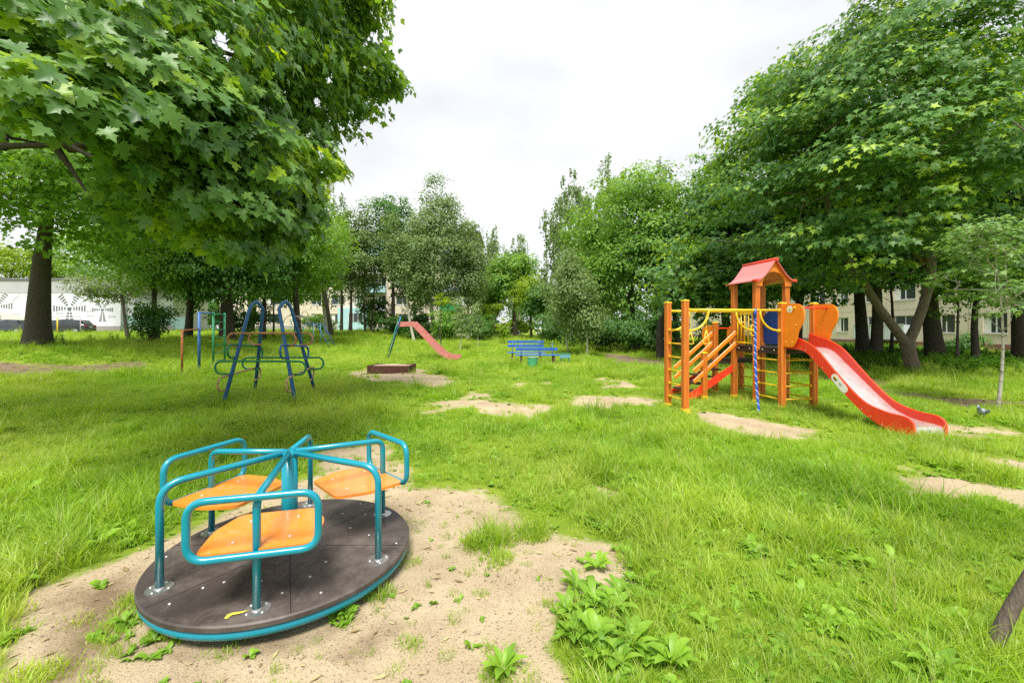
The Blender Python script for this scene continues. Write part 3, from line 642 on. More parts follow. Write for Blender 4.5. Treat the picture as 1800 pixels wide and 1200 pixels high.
# ------------------------------------------------------------------ the orange play tower
def playset():
    t = thing('play_tower', 'orange timber play tower with red gabled roof, monkey bars and red slide', 'play structure', (4.97, 7.8, 0), R(8.5))
    s = .66
    def post(u, v, h, cap=True, w_=.105):
        p = MB(); k = .012; hw = w_/2
        pr = [(-hw+k, -hw), (-.012, -hw), (-.008, -hw+.008), (.008, -hw+.008), (.012, -hw), (hw-k, -hw), (hw, -hw+k), (hw, -.012), (hw-.008, -.008), (hw-.008, .008), (hw, .012), (hw, hw-k), (hw-k, hw), (.012, hw), (.008, hw-.008), (-.008, hw-.008), (-.012, hw), (-hw+k, hw), (-hw, hw-k), (-hw, .012), (-hw+.008, .008), (-hw+.008, -.008), (-hw, -.012), (-hw, -hw+k)]
        p.prism([(u+a, v+b) for a, b in pr], .03, h, 'z'); o = p.build('post', M['wood_orange'], t)
        if cap:
            c = MB(); c.box((u, v, h+.008), (w_+.008, w_+.008, .02), bev=.005); c.add([(u-hw, v-hw, h+.018), (u+hw, v-hw, h+.018), (u+hw, v+hw, h+.018), (u-hw, v+hw, h+.018), (u, v, h+.034)], [(0, 1, 4), (1, 2, 4), (2, 3, 4), (3, 0, 4)]); c.build('cap', M['yellow'], o)
        f = MB(); f.box((u, v, .035), (w_+.012, w_+.012, .085), bev=.006); f.build('foot', M['yellow'], o)
        return o
    HT = 1.95
    post(-1.92, 0, 1.98); post(-1.92, .6, 1.98)
    post(0, 0, HT); post(s, 0, HT)
    for u, v in ((0, s), (s, s), (0, 2*s), (s, 2*s)): post(u, v, 2.42, False)
    post(0, 3*s, 1.62); post(s, 3*s, 1.62); post(-.72, 1.96*s, .97); post(-.72, 3*s, .97)
    # decks
    d = MB(); d.box((s/2, s, 1.09), (s-.11, 2*s+.10, .10), bev=.006); d.box((s/2, s, 1.05), (s+.02, 2*s-.13, .06)); d.build('deck', M['blackboard'], t)
    d = MB(); d.box((s/2, 2.5*s, .80), (s-.11, s+.02, .08), bev=.006); d.build('lower_deck', M['blackboard'], t)
    # rung ladders
    def rungs(p0, p1, zs, r=.014):
        p0 = Vector((*p0, 0)); p1 = Vector((*p1, 0)); dd = (p1-p0).normalized()
        for z in zs:
            m = MB(); a = p0+dd*.05; c = p1-dd*.05; m.tube([(a.x, a.y, z), (c.x, c.y, z)], r, 10)
            for e_, sg in ((a, 1), (c, -1)):
                q = e_+dd*sg*.004; m.tube([(q.x, q.y, z), (q.x+dd.x*sg*.028, q.y+dd.y*sg*.028, z)], .026, 10)
            m.build('rung', M['yellow'], t)
    rungs((-1.92, 0), (-1.92, .6), [.22, .47, .72, .97, 1.22, 1.47])
    rungs((0, 0), (0, s), [.19, .43, .67, .91]); rungs((0, 0), (s, 0), [.19, .43, .67, .91]); rungs((s, 2*s), (s, 3*s), [.19, .4, .61])
    rungs((s, 0), (s, s), [.19, .43, .67, .91])
    # overhead beams with quarter-round braces
    for v, ub in ((0., 0.), (.6, 0.)):
        vb = 0. if v == 0 else s
        m = MB(); m.tube([(-1.87, v, 1.83), (ub-.05, vb, 1.83)], .021, 12); o = m.build('overhead_beam', M['yellow'], t)
        dv = (vb-v)/1.92
        for (u0, sg) in ((-1.87, 1), (-.05, -1)):
            pts_ = [(u0+sg*(.03+.37*math.sin(a)), v+dv*(u0+sg*.3+1.92), 1.46+.36*(1-math.cos(a))) for a in [PI/2*i/9 for i in range(10)]]
            pts_ = [(u0, v+dv*(u0+1.92), 1.455)]+pts_
            MB().tube(pts_, .018, 10).build('brace', M['yellow'], o)
            for z in (1.455, 1.83): MB().tube([(u0-sg*.002, v+dv*(u0+1.92), z), (u0+sg*.03, v+dv*(u0+1.92), z)], .032, 12).build('socket', M['yellow'], o)
    m = MB()
    for u in (-1.62, -1.30): m.tube([(u, 0.0, 1.83), (u, .62, 1.83)], .012, 8)
    m.build('cross_bar', M['yellow'], t)
    for u in (-1.60, -1.28):                         # hanging triangle grips
        g = MB(); v = .36
        for k in range(15): z = 1.80-k*.022; g.tube([(u, v, z), (u+(.004 if k % 2 else -.004), v, z-.02)], .006, 6)
        z0 = 1.47; tri = fillet([(u, v, z0), (u+.055, v-.02, z0-.26), (u-.055, v+.02, z0-.26), (u, v, z0)], .02, 3); g.tube(tri, .010, 8)
        g.build('hanging_grip', M['yellow'], t)
    # braided rope
    rp_ = [(-.55, 0, 1.82), (-.552, -.01, 1.5), (-.57, -.03, 1.0), (-.60, -.10, .45), (-.63, -.20, -.0)]
    path = []
    for i in range(len(rp_)-1):
        for k in range(12):
            tt = k/12; path.append(Vector(rp_[i]).lerp(Vector(rp_[i+1]), tt))
    path.append(Vector(rp_[-1]))
    for i in range(3): path = [path[0]]+[(path[j-1]+path[j]*2+path[j+1])/4 for j in range(1, len(path)-1)]+[path[-1]]
    rb = MB(); rb.tube(path, .020, 10); rope = rb.build('climbing_rope', mat('blue_rope', (.005, .10, .5), .7, var=.2, scale=60), t)
    for ph, mt in ((0, 'w'), (PI, 'b')):
        q = MB(); pp = []
        n = 240
        for i in range(n+1):
            f = i/n*(len(path)-1); j = min(int(f), len(path)-2); c = path[j].lerp(path[j+1], f-j); a = i*.42+ph; pp.append(c+Vector((math.cos(a)*.0195, math.sin(a)*.0195, 0)))
        q.tube(pp, .0042 if mt == 'w' else .007, 5); q.build('strand', M['white'] if mt == 'w' else M['bluepl'], rope)
    cl = MB(); cl.tube([(-.55, 0, 1.86), (-.55, 0, 1.68)], .028, 10); cl.build('rope_clamp', M['bluepl'], rope)
    # guard bars on the left side of the tower
    def guard(p0, p1, z0, z1, n):
        m = MB(); p0 = Vector((*p0, 0)); p1 = Vector((*p1, 0)); dd = p1-p0; a = p0+dd.normalized()*.055; c = p1-dd.normalized()*.055
        for z in (z0, z1): m.tube([(a.x, a.y, z), (c.x, c.y, z)], .015, 8)
        for k in range(n):
            q = a.lerp(c, (k+.5)/n); m.tube([(q.x, q.y, z0), (q.x, q.y, z1)], .011, 8)
        for k in range(n-1):                        # small arches along the top
            q = a.lerp(c, (k+.5)/n); q2 = a.lerp(c, (k+1.5)/n); m.tube([(q.x+(q2.x-q.x)*i/6, q.y+(q2.y-q.y)*i/6, z1+.05*math.sin(PI*i/6)) for i in range(7)], .008, 6)
        m.build('guard_rail', M['yellow'], t)
    guard((0, s), (0, 2*s), 1.2, 1.80, 5); guard((s, 2*s), (s, 3*s), .92, 1.5, 5); guard((0.0, 2*s), (s*.5, 2*s), 1.2, 1.8, 3)
    # blue panel on the right side
    bp = fillet([(s+.055, 0, 1.17), (2*s-.055, 0, 1.17), (2*s-.055, 0, 1.78), (1.5*s, 0, 1.93), (s+.055, 0, 1.78)], .12, 6, True)[:-1]
    m = MB(); m.prism([(p.x, p.z) for p in bp], s-.01, s+.012, 'x'); m.build('side_panel', M['bluepl'], t)
    # shield-shaped boards, at the slide and at the far end
    shape = smooth_prof([(.0, 1.17), (.12, 1.165), (.22, 1.18), (.28, 1.28), (.33, 1.45), (.42, 1.60), (.45, 1.76), (.40, 1.88), (.28, 1.935), (.12, 1.94), (.0, 1.94)], 5)
    for u in (.0, s):
        m = MB(); m.prism([(-.05-a, z) for a, z in shape], u-.011, u+.011, 'x'); m.build('shield_board', M['panel_orange'], t)
    for u in (.0, s):
        m = MB(); m.prism([(3*s+.05+a, z-.37) for a, z in shape], u-.011, u+.011, 'x'); m.build('shield_board', M['panel_orange'], t)
    m = MB(); m.tube([(-.012, -.30, 1.865), (s+.012, -.30, 1.865)], .017, 10); m.build('cross_bar', M['red'], t)
    m = MB(); m.tube([(-.012, 3*s+.3, 1.50), (s+.012, 3*s+.3, 1.50)], .017, 10); m.build('cross_bar', M['red'], t)
    for (v, z, r_) in ((-.30, 1.865, .024), (-.10, 1.25, .012), (-.25, 1.25, .012), (-.33, 1.56, .012)): bolt(t, (-.0112, v, z), r_, '-x', 'yellow')
    for v in (.18, .48, .84, 1.16): bolt(t, (-.006, v, 1.09), .016, '-x', 'bolt')
    for (u, v, z0, du, dv) in ((-.055, s-.0, 1.36, -1, 0), (.0, -.055, 1.36, 0, -1), (s, -.055, 1.36, 0, -1)):
        m = MB(); m.tube(fillet([(u, v, z0), (u+.06*du, v+.06*dv, z0), (u+.06*du, v+.06*dv, z0+.2), (u, v, z0+.2)], .03, 5), .012, 8); m.build('hand_grip', M['yellow'], t)
    st = MB(); st.prism([(-.19+.062*math.cos(a), 1.845+.062*math.sin(a)) for a in [2*PI*k/28 for k in range(28)]], -.0145, -.0125, 'x'); st = st.build('sticker', M['white'], t)
    em = MB(); em.prism([(-.225, 1.83), (-.155, 1.83), (-.165, 1.815), (-.215, 1.815)], -.0162, -.0148, 'x'); em.build('emblem', M['green_s'], st)
    em = MB()
    for k, a in enumerate((-.215, -.2, -.185, -.17)): em.prism([(a, 1.835), (a+.008, 1.835), (a+.008, 1.86+.008*(k % 2)), (a, 1.86+.008*(k % 2))], -.0162, -.0148, 'x')
    em.build('emblem', M['yellow'], st)
    # roof: flared boards over arched gables
    sec = smooth_prof([(-.10, 2.43), (-.03, 2.45), (.08, 2.53), (.2, 2.68), (.33, 2.86)], 5)
    for sg in (1, -1):
        m = MB(); pl = [(s/2+sg*(a-s/2), z) for a, z in sec]; th = .018
        up = [(a, z+th) for a, z in pl]; m.prism(pl+up[::-1], s-.14, 2*s+.14, 'y'); m.build('roof_board', M['roofred'], t)
    m = MB(); m.tube([(s/2, s-.16, 2.865), (s/2, 2*s+.16, 2.865)], .034, 10); m.build('ridge', M['red'], t)
    for u in (-.088, s+.088): MB().tube([(u, s-.155, 2.445), (u, s-.02, 2.445)], .028, 10).build('eave_end', M['red'], t)
    for v in (s-.075, 2*s+.055):
        outer = [(a, z-.002) for a, z in sec if a > -.07]
        outer = [(-.06, 2.34)]+outer; full = outer+[(s-a, z) for a, z in outer[::-1][1:]]
        arch = [(s/2+.255*math.cos(PI*i/16), 2.36+.27*math.sin(PI*i/16)) for i in range(17)]
        poly = full+[(s/2+.255, 2.34)]+arch+[(s/2-.255, 2.34)]
        # two halves keep the faces simple
        import mathutils
        m = MB(); tri = mathutils.geometry.tessellate_polygon([[Vector((a, z, 0)) for a, z in poly]]); n = len(poly)
        m.add([(a, v, z) for a, z in poly]+[(a, v+.022, z) for a, z in poly], [tuple(x) for x in tri]+[tuple(i+n for i in x[::-1]) for x in tri]+[(i, (i+1) % n, n+(i+1) % n, n+i) for i in range(n)])
        m.build('gable', M['panel_orange'], t)
        for u in (0, s): MB().tube([(u, v-.006, 2.40), (u, v+.026, 2.40)], .045, 14).build('gable_disc', M['panel_orange'], t)
    # stairs up to the lower deck, from the left
    v0, v1 = 2*s+.02, 3*s-.02
    for v in (v0-.03, v1+.03):
        m = MB(); m.prism([(-1.10, .0), (-.98, -.02), (.02, .62), (.02, .77), (-1.12, .085), (-1.14, .04)], v-.012, v+.012, 'y'); m.build('stringer', M['red'], t)
    for k in range(5):
        m = MB(); m.box((-.97+.2*k, (v0+v1)/2, .17+.148*k), (.20, v1-v0-.02, .03), bev=.004); m.build('step', M['blackboard'], t)
    for v in (v0-.085, v1+.06):
        for (za, zb) in ((.60, 1.42), (.37, 1.19)):
            m = MB(); m.beam((-.98, v, za), (-.0, v, zb), .022, .085, .008); m.build('stair_rail', M['panel_orange'], t)
    # slide
    top = smooth_prof([(-.02, 1.40), (.20, 1.35), (.42, 1.28), (.68, 1.14), (1.1, .734), (1.48, .42), (1.80, .32), (2.06, .30), (2.16, .25), (2.19, .15), (2.18, .03)], 5)
    bot = smooth_prof([(2.18, .03), (2.03, .0), (1.93, .03), (1.65, .15), (1.39, .31), (.79, .81), (.5, 1.06), (.3, 1.12), (-.02, 1.13)], 5)
    sl = None
    for u in (.075, s-.075):
        m = MB(); poly = [(-a, z) for a, z in top]+[(-a, z) for a, z in bot[1:]]
        tri = mathutils.geometry.tessellate_polygon([[Vector((a, z, 0)) for a, z in poly]]); n = len(poly)
        m.add([(u-.016, a, z) for a, z in poly]+[(u+.016, a, z) for a, z in poly], [tuple(x) for x in tri]+[tuple(i+n for i in x[::-1]) for x in tri]+[(i, (i+1) % n, n+(i+1) % n, n+i) for i in range(n)])
        m.build('slide_side', M['red'], t)
    bed = smooth_prof([(.0, 1.155), (.30, 1.155), (.5, 1.10), (.75, .90), (1.39, .375), (1.65, .235), (1.85, .19), (2.08, .175), (2.15, .15), (2.17, .08)], 6)
    m = MB(); pl = [(-a, z) for a, z in bed]; n = len(pl); u0, u1 = .091, s-.091
    vs = [(u0, a, z) for a, z in pl]+[(u1, a, z) for a, z in pl]+[(u0, a, z-.02) for a, z in pl]+[(u1, a, z-.02) for a, z in pl]
    fs = [(i, i+1, n+i+1, n+i) for i in range(n-1)]+[(2*n+i, 3*n+i, 3*n+i+1, 2*n+i+1) for i in range(n-1)]; m.add(vs, fs, True)
    m.build('slide_bed', M['steel'], t, recalc=False)
    for i in range(1, len(bot)-1, 3):
        a, z = bot[i]; bolt(t, (.0588, -a, z+.035), .008, '-x', 'bolt', 'screw')
    # white pill-shaped sticker with an emblem on the near slide side
    c0 = Vector((-1.10, .63)); dr = Vector((-.62, -.62)).normalized(); nr = Vector((dr.y, -dr.x)); hl, hw = .115, .06; pill = []
    for k in range(11): a = -PI/2+PI*k/10; pill.append(c0+dr*(hl+hw*math.cos(a))+nr*hw*math.sin(a))
    for k in range(11): a = PI/2+PI*k/10; pill.append(c0+dr*(-hl+hw*math.cos(a))+nr*hw*math.sin(a))
    m = MB(); m.prism([tuple(p) for p in pill], .0555, .0585, 'x'); stk2 = m.build('sticker', M['white'], t)
    def mark(da, dn, la, ln): 
        p = c0+dr*da+nr*dn; return [tuple(p+dr*x*la+nr*y*ln) for x, y in ((-1, -1), (1, -1), (1, 1), (-1, 1))]
    m = MB(); m.prism(mark(-.10, -.012, .03, .012), .0540, .0553, 'x'); m.build('emblem', M['black_s'], stk2)
    m = MB(); m.prism(mark(-.10, .012, .03, .010), .0540, .0553, 'x'); m.build('emblem', M['yellow'], stk2)
    m = MB(); m.prism(mark(-.06, .0, .006, .022), .0540, .0553, 'x'); m.build('emblem', M['green_s'], stk2)
    m = MB()
    for x0 in (.0, .022, .044): m.prism(mark(x0, 0, .0035, .02), .0540, .0553, 'x')
    m.prism(mark(.011, .0, .010, .003), .0540, .0553, 'x'); m.prism(mark(.033, .012, .010, .003), .0540, .0553, 'x'); m.build('emblem', M['mural_dark'], stk2)
    return t
tower = playset()

# ------------------------------------------------------------------ the looped climbing frame
def looped_climber():
    t = thing('looped_climbing_frame', 'blue climbing frame of two leaning arches with orange and green looped bars', 'climbing frame', (-5.1, 9.05, 0))
    o = Vector((-5.1, 9.05, 0))
    fe = {(0, 0): Vector((-5.66, 8.28, -.05)), (0, 1): Vector((-6.0, 9.88, -.05)), (1, 0): Vector((-4.15, 8.16, -.05)), (1, 1): Vector((-4.57, 9.88, -.05))}
    tp = {0: Vector((-5.46, 9.05, 2.04)), 1: Vector((-4.84, 9.05, 2.04))}
    for a in (0, 1):
        n_, f_ = fe[(a, 0)]-o, fe[(a, 1)]-o; k = tp[a]-o
        hn = k+Vector((-.075, -.11, -.13)); hf = k+Vector((.075, .11, -.13))
        arc = [hn.lerp(hf, i/10)+Vector((0, 0, .15*math.sin(PI*i/10))) for i in range(11)]
        MB().tube([n_]+arc+[f_], .036, 12).build('arch', M['blueframe'], t)
    def leg(a, d, z):                                # point on a leg at height z
        b = fe[(a, d)]-o; k = tp[a]-o+Vector((-.075 if d == 0 else .075, -.11 if d == 0 else .11, -.13)); return b.lerp(k, (z+.05)/(k.z+.05))
    def loop(p, q, h, ext, mt, drop=.0, back=.8, ext2=None):        # bar from beyond p to beyond q, both ends curling down and back
        d = (q-p).normalized(); ext2 = ext if ext2 is None else ext2; pts_ = []; r = h/2
        A = p-d*ext; B = q+d*ext2; dn = Vector((0, 0, -1))
        pts_.append(A+dn*h+d*(ext*back+.02))
        for i in range(9): a = -PI/2+PI*i/8; pts_.append(A+dn*(r+r*math.sin(-a))-d*r*math.cos(a))
        for i in range(9): a = PI/2-PI*i/8; pts_.append(B+dn*(r-r*math.sin(a))+d*r*math.cos(a))
        pts_.append(B+dn*h-d*(ext2*back+.02)); MB().tube(pts_, .021, 10).build('looped_bar', M[mt], t)
    off = Vector((0, -.05, 0))
    for d in (0, 1):
        of = off if d == 0 else -off
        loop(leg(0, d, 1.40)+of, leg(1, d, 1.40)+of, .26, .16, 'rustorange')
        loop(leg(0, d, .84)+of, leg(1, d, .84)+of, .26, .26, 'greenpaint')
    for a in (0, 1):
        of = Vector((.05 if a else -.05, 0, 0))
        loop(leg(a, 0, 1.16)+of, leg(a, 1, 1.10)+of, .27, .20, 'greenpaint' if a == 0 else 'blueframe', ext2=.1)
        loop(leg(a, 0, .56)+of, leg(a, 1, .60)+of, .27, .28, 'rustyellow', ext2=.15)
    return t
looped_climber()

def bar_set():
    P = [Vector((X(320, 13.0), 13.0, 0)), Vector((X(350, 14.3), 14.3, 0)), Vector((X(375, 15.7), 15.7, 0)), Vector((X(395, 16.4), 16.4, 0))]
    for p in P: p.z = zf(p.x, p.y)
    o = P[1].copy(); t = thing('pull_up_bars', 'pull-up bars of different heights with a green wall ladder at one end', 'pull-up bars', o)
    def pl(i, h, r, m, nm='post'): MB().tube([P[i]-o+Vector((0, 0, -.1)), P[i]-o+Vector((0, 0, h))], r, 10).build(nm, M[m], t)
    pl(0, 1.42, .033, 'rust'); pl(1, 1.98, .045, 'blueframe'); pl(2, 2.0, .038, 'greenpaint', 'ladder_rail'); pl(3, 2.0, .038, 'greenpaint', 'ladder_rail')
    def b(i, j, h, m, nm='bar', r=.02): MB().tube([P[i]-o+Vector((0, 0, h)), P[j]-o+Vector((0, 0, h))], r, 8).build(nm, M[m], t)
    b(0, 1, 1.40, 'rust'); b(1, 2, 1.95, 'blueframe', r=.028)
    for k in range(7): b(2, 3, .2+k*.29, 'greenpaint', 'rung')
bar_set()

def old_slide():
    Y0 = 20.; o = Vector((X(683, Y0), Y0, 0)); t = thing('old_slide', 'faded red metal slide with green and blue ladder standing in the grass', 'slide', (o.x, o.y, zf(o.x, o.y)))
    def q(px, py, dy=0): return (X(px, Y0)-o.x, dy, Z(py, Y0))
    for dy, m, dx in ((.32, 'greenpaint', -.1), (-.32, 'bluefr', .05)):
        m = 'blueframe' if m == 'bluefr' else m
        MB().tube([(dx-.03, dy, -.05), (dx+.52, dy, 1.72), (dx+.60, dy, 2.06)], .028, 8).build('ladder_rail', M[m], t)
    for k in range(6):
        z = .2+.27*k; x = .52*(z/1.75); MB().tube([(x, -.32, z), (x-.05, .32, z)], .018, 8).build('rung', M['greenpaint' if k % 2 else 'paleblue'], t)
    MB().tube([(-.25, .34, -.05), (.36, .34, 1.9)], .02, 8).build('handrail', M['greenpaint'], t)
    top = smooth_prof([(.50, 1.80), (.9, 1.82), (1.2, 1.82), (1.38, 1.74), (2.3, .80), (2.75, .40), (3.05, .28), (3.40, .27)], 5)
    bot = smooth_prof([(3.38, .10), (3.0, .05), (2.85, .06), (2.6, .2), (2.2, .54), (1.30, 1.50), (1.15, 1.6), (.5, 1.58)], 5)
    import mathutils
    for dy in (-.27, .27):
        poly = top+bot; m = MB(); tri = mathutils.geometry.tessellate_polygon([[Vector((a, z, 0)) for a, z in poly]]); n = len(poly)
        m.add([(a, dy-.012, z) for a, z in poly]+[(a, dy+.012, z) for a, z in poly], [tuple(x) for x in tri]+[tuple(i+n for i in x[::-1]) for x in tri]+[(i, (i+1) % n, n+(i+1) % n, n+i) for i in range(n)])
        m.build('slide_side', M['faded_red'], t)
    bp = bot[::-1]; m = MB(); m.add([(a, -.258, z+.06) for a, z in bp]+[(a, .258, z+.06) for a, z in bp], [(i, i+1, len(bp)+i+1, len(bp)+i) for i in range(len(bp)-1)], True); m.build('slide_bed', M['steel'], t, recalc=False)
old_slide()

def sand_box():
    Y0 = 14.1; x0, x1 = X(645, Y0), X(722, Y0); o = ((x0+x1)/2, Y0+.4, zf((x0+x1)/2, Y0)); t = thing('wooden_sandpit_box', 'low dark brown wooden box heaped with pale sand', 'sandpit', o, R(-3)); hx, hy = (x1-x0)/2*.96, .40
    for sy in (-1, 1): MB().box((0, sy*hy, .13), (2*hx, .035, .24), bev=.004).build('side_board', M['brownwood'], t)
    for sx in (-1, 1): MB().box((sx*(hx-.02), 0, .13), (.035, 2*hy-.04, .24), bev=.004).build('end_board', M['brownwood'], t)
    for sx in (-1, 1):
        for sy in (-1, 1): MB().box((sx*(hx-.03), sy*(hy+.03), .12), (.07, .03, .28), bev=.004).build('corner_post', M['brownwood'], t)
    n = 14; vs = []; fs = []
    for i in range(n+1):
        for j in range(n+1):
            a, b = i/n, j/n; vs.append(((a-.5)*(2*hx-.08), (b-.5)*(2*hy-.05), .21+.06*math.sin(PI*a)*math.sin(PI*b)+.02*float(fbm(a*3, b*3, 1.5))))
    for i in range(n):
        for j in range(n): k = i*(n+1)+j; fs.append((k, k+n+1, k+n+2, k+1))
    MB().add(vs, fs, True).build('sand_fill', M['sand'], t)
sand_box()

def benches():
    def bench(name, label, Yb, xa, xb, backs, seat_n, sgn, high=None):
        o = ((xa+xb)/2, Yb, zf((xa+xb)/2, Yb)); t = thing(name, label, 'bench', o, R(2 if sgn > 0 else -2), 'blue benches grouped on the lawn'); L_ = (xb-xa)
        for k in range(seat_n): MB().box((0, -.16+.16*k, .42), (L_, .13, .035), bev=.004).build('seat_plank', M['bench_blue'], t)
        for z in backs: MB().box((0, sgn*.30, z), (L_*(.98), .03, .11), bev=.004).build('back_plank', M['bench_blue'], t)
        for sx in (-.8, .8):
            MB().box((sx*L_/2*.92, 0, .2), (.07, .40, .40), bev=.005).build('leg', M['brownwood'] if name != 'x' else M['plank'], t)
            MB().tube([(sx*L_/2*.9, sgn*.21, .35), (sx*L_/2*.9, sgn*.275, high or max(backs)+.05)], .018, 8).build('back_post', M['blueframe'], t)
    bench('park_bench', 'long blue bench with two back planks, farther of the pair', 18.7, X(892, 18.7), X(958, 18.7), (.70, .88), 3, 1)
    bench('park_bench', 'blue bench with a single low back plank behind the green bin', 17.0, X(906, 17.0), X(983, 17.0), (.64,), 3, 1, .9)
    # low green bench and grey plank
    o = (X(993, 18.0), 18.0, zf(2, 18)); t = thing('low_green_bench', 'short low green bench at the right end of the blue ones', 'bench', o)
    MB().box((0, 0, .40), (.45, .24, .04), bev=.004).build('seat', M['greenpaint'], t)
    MB().box((0, -.1, .30), (.42, .02, .14), bev=.004).build('side_panel', M['paleblue'], t)
    for sx in (-1, 1): MB().box((sx*.16, 0, .17), (.05, .2, .40), bev=.004).build('leg', M['greenpaint'], t)
    m = MB(); m.box((X(1008, 20), 20, zf(2.9, 20)+.06), (.34, .2, .05), Matrix.Rotation(.15, 3, 'Z'), .008); tag(m.build('grey_plank', M['plank']), 'pale board lying in the grass right of the benches', 'plank')
    o = (X(936, 15.8), 15.8, zf(.76, 15.8)); t = thing('litter_bin', 'faded green round litter bin in front of the blue benches', 'bin', o)
    b = MB(); b.lathe((0, 0, 0), [(.15, -.02), (.18, .10), (.195, .40), (.205, .41), (.205, .43), (.19, .43), (.18, .40), (.16, .04), (0, .04)], 24); b.build('body', M['bin_green'], t)
    b = MB(); b.tube([(.2*math.cos(a), .2*math.sin(a), .425) for a in [2*PI*k/24 for k in range(25)]], .009, 6, False); b.build('rim', M['palemetal'], t)
benches()

def far_climber():
    Y0 = 28.; o = (X(548, Y0), Y0, zf(X(548, Y0), Y0)); t = thing('arched_climbing_frame', 'pale blue arched climbing frame with rings beyond the looped one', 'climbing frame', o)
    for dy in (-.5, .5):
        MB().tube([(-1.1, dy, 0), (-.75, dy, 1.35)], .025, 8).build('leg', M['paleblue'], t); MB().tube([(-.3, dy, 0), (-.35, dy, 1.45)], .025, 8).build('leg', M['greenpaint'], t)
        MB().tube([(.35, dy, 0), (.35, dy, 1.5)], .025, 8).build('leg', M['paleblue'], t)
        MB().tube([(-.75, dy, 1.42), (.45, dy, 1.5), (.55, dy, 1.45), (1.35, dy, 0)], .025, 8).build('ladder_rail', M['blueframe'], t)
        MB().tube([(-1.0+.62*math.cos(a), dy, 1.42+.62*math.sin(a)) for a in [PI*k/12 for k in range(13)]][:13], .022, 8).build('arch', M['rustyellow'] if dy < 0 else M['paleblue'], t)
    for k in range(8):
        a = PI*k/8; MB().tube([(-.9+.6*math.cos(a)*.9+.2, -.5, 1.42+.55*math.sin(a)), (-.9+.6*math.cos(a)*.9+.2, .5, 1.42+.55*math.sin(a))], .018, 6).build('rung', M['palemetal'], t)
    for k in range(5): x = .62+.15*k; z = 1.32-.27*k; MB().tube([(x, -.5, z), (x, .5, z)], .018, 6).build('rung', M['paleblue'], t)
    for k in range(4): MB().tube([(-1.05+.08*k, -.5, .25+.3*k), (-1.05+.08*k, .5, .25+.3*k)], .018, 6).build('rung', M['rustorange'], t)
    MB().tube([(-.45+.2*math.cos(a), 0, 2.1+.2*math.sin(a)) for a in [2*PI*k/16 for k in range(17)]], .022, 6, False).build('ring', M['rustyellow'], t)
far_climber()

def carpet_frame():
    Y0 = 36.; z0 = zf(X(120, Y0), Y0); t = thing('washing_line_frame', 'thin metal frame with one orange post in front of the parked hatchback', 'metal frame', (X(120, Y0), Y0, z0))
    xa, xb = X(101, Y0)-X(120, Y0), X(141.5, Y0)-X(120, Y0)
    MB().tube([(xa, 0, -.05), (xa, 0, 1.65)], .045, 8).build('post', M['yellow'], t); MB().tube([(xb, 0, -.05), (xb, 0, 1.65)], .03, 8).build('post', M['palemetal'], t)
    MB().tube([(xa-.8, 0, 1.65), (xb, 0, 1.65)], .025, 8).build('bar', M['palemetal'], t)
    m = MB(); xx, yy = X(95, 27), 27.; m.beam((xx-.8, yy, zf(xx, yy)+.16), (xx+.9, yy-.2, zf(xx, yy)+.06), .22, .05); tag(m.build('pale_plank', M['plank']), 'pale plank lying on the grass right of the thick tree trunk', 'plank')
carpet_frame()

def pigeon():
    x, y = G(1727, 738); t = thing('pigeon', 'grey pigeon walking on the grass near the young tree', 'bird', (x, y, zf(x, y)+.03), R(200))
    b = MB(); prof = [(-.15, .10, .006), (-.11, .10, .018), (-.07, .105, .040), (-.02, .11, .055), (.04, .12, .055), (.08, .14, .043), (.10, .17, .026), (.112, .195, .024), (.125, .208, .022), (.137, .206, .012), (.145, .200, .005), (.16, .196, .001)]
    n = 14; vs = []
    for i, (px, pz, r) in enumerate(prof):
        for k in range(n): a = 2*PI*k/n; vs.append((px+(.4*r*math.sin(a) if i > 5 and i < 9 else 0), r*math.cos(a)*.92, pz+r*math.sin(a)*(1.0 if i > 1 else .5)))
    b.add(vs, [(i*n+k, i*n+(k+1) % n, (i+1)*n+(k+1) % n, (i+1)*n+k) for i in range(len(prof)-1) for k in range(n)], True); b.build('body', M['pigeon'], t)
    for sy in (-1, 1):
        w_ = MB(); w_.ball((-.03, sy*.044, .122), (.085, .016, .034), 12, 8); w_.build('wing', M['pigeon_dark'] if sy > 0 else M['pigeon'], t)
        l_ = MB(); l_.tube([(.01, sy*.02, .07), (.012, sy*.022, .0)], .004, 6)
        for a in (-.5, 0, .5): l_.tube([(.012, sy*.022, .002), (.012+.03*math.cos(a), sy*.022+.03*math.sin(a), .0)], .003, 5)
        l_.build('leg', M['pink'], t)
        e_ = MB(); e_.ball((.128, sy*.019, .212), .004, 6, 4); e_.build('eye', M['black_s'], t)
    tl = MB(); tl.box((-.165, 0, .095), (.08, .045, .008), bev=.003); tl.build('tail', M['pigeon_dark'], t)
pigeon()
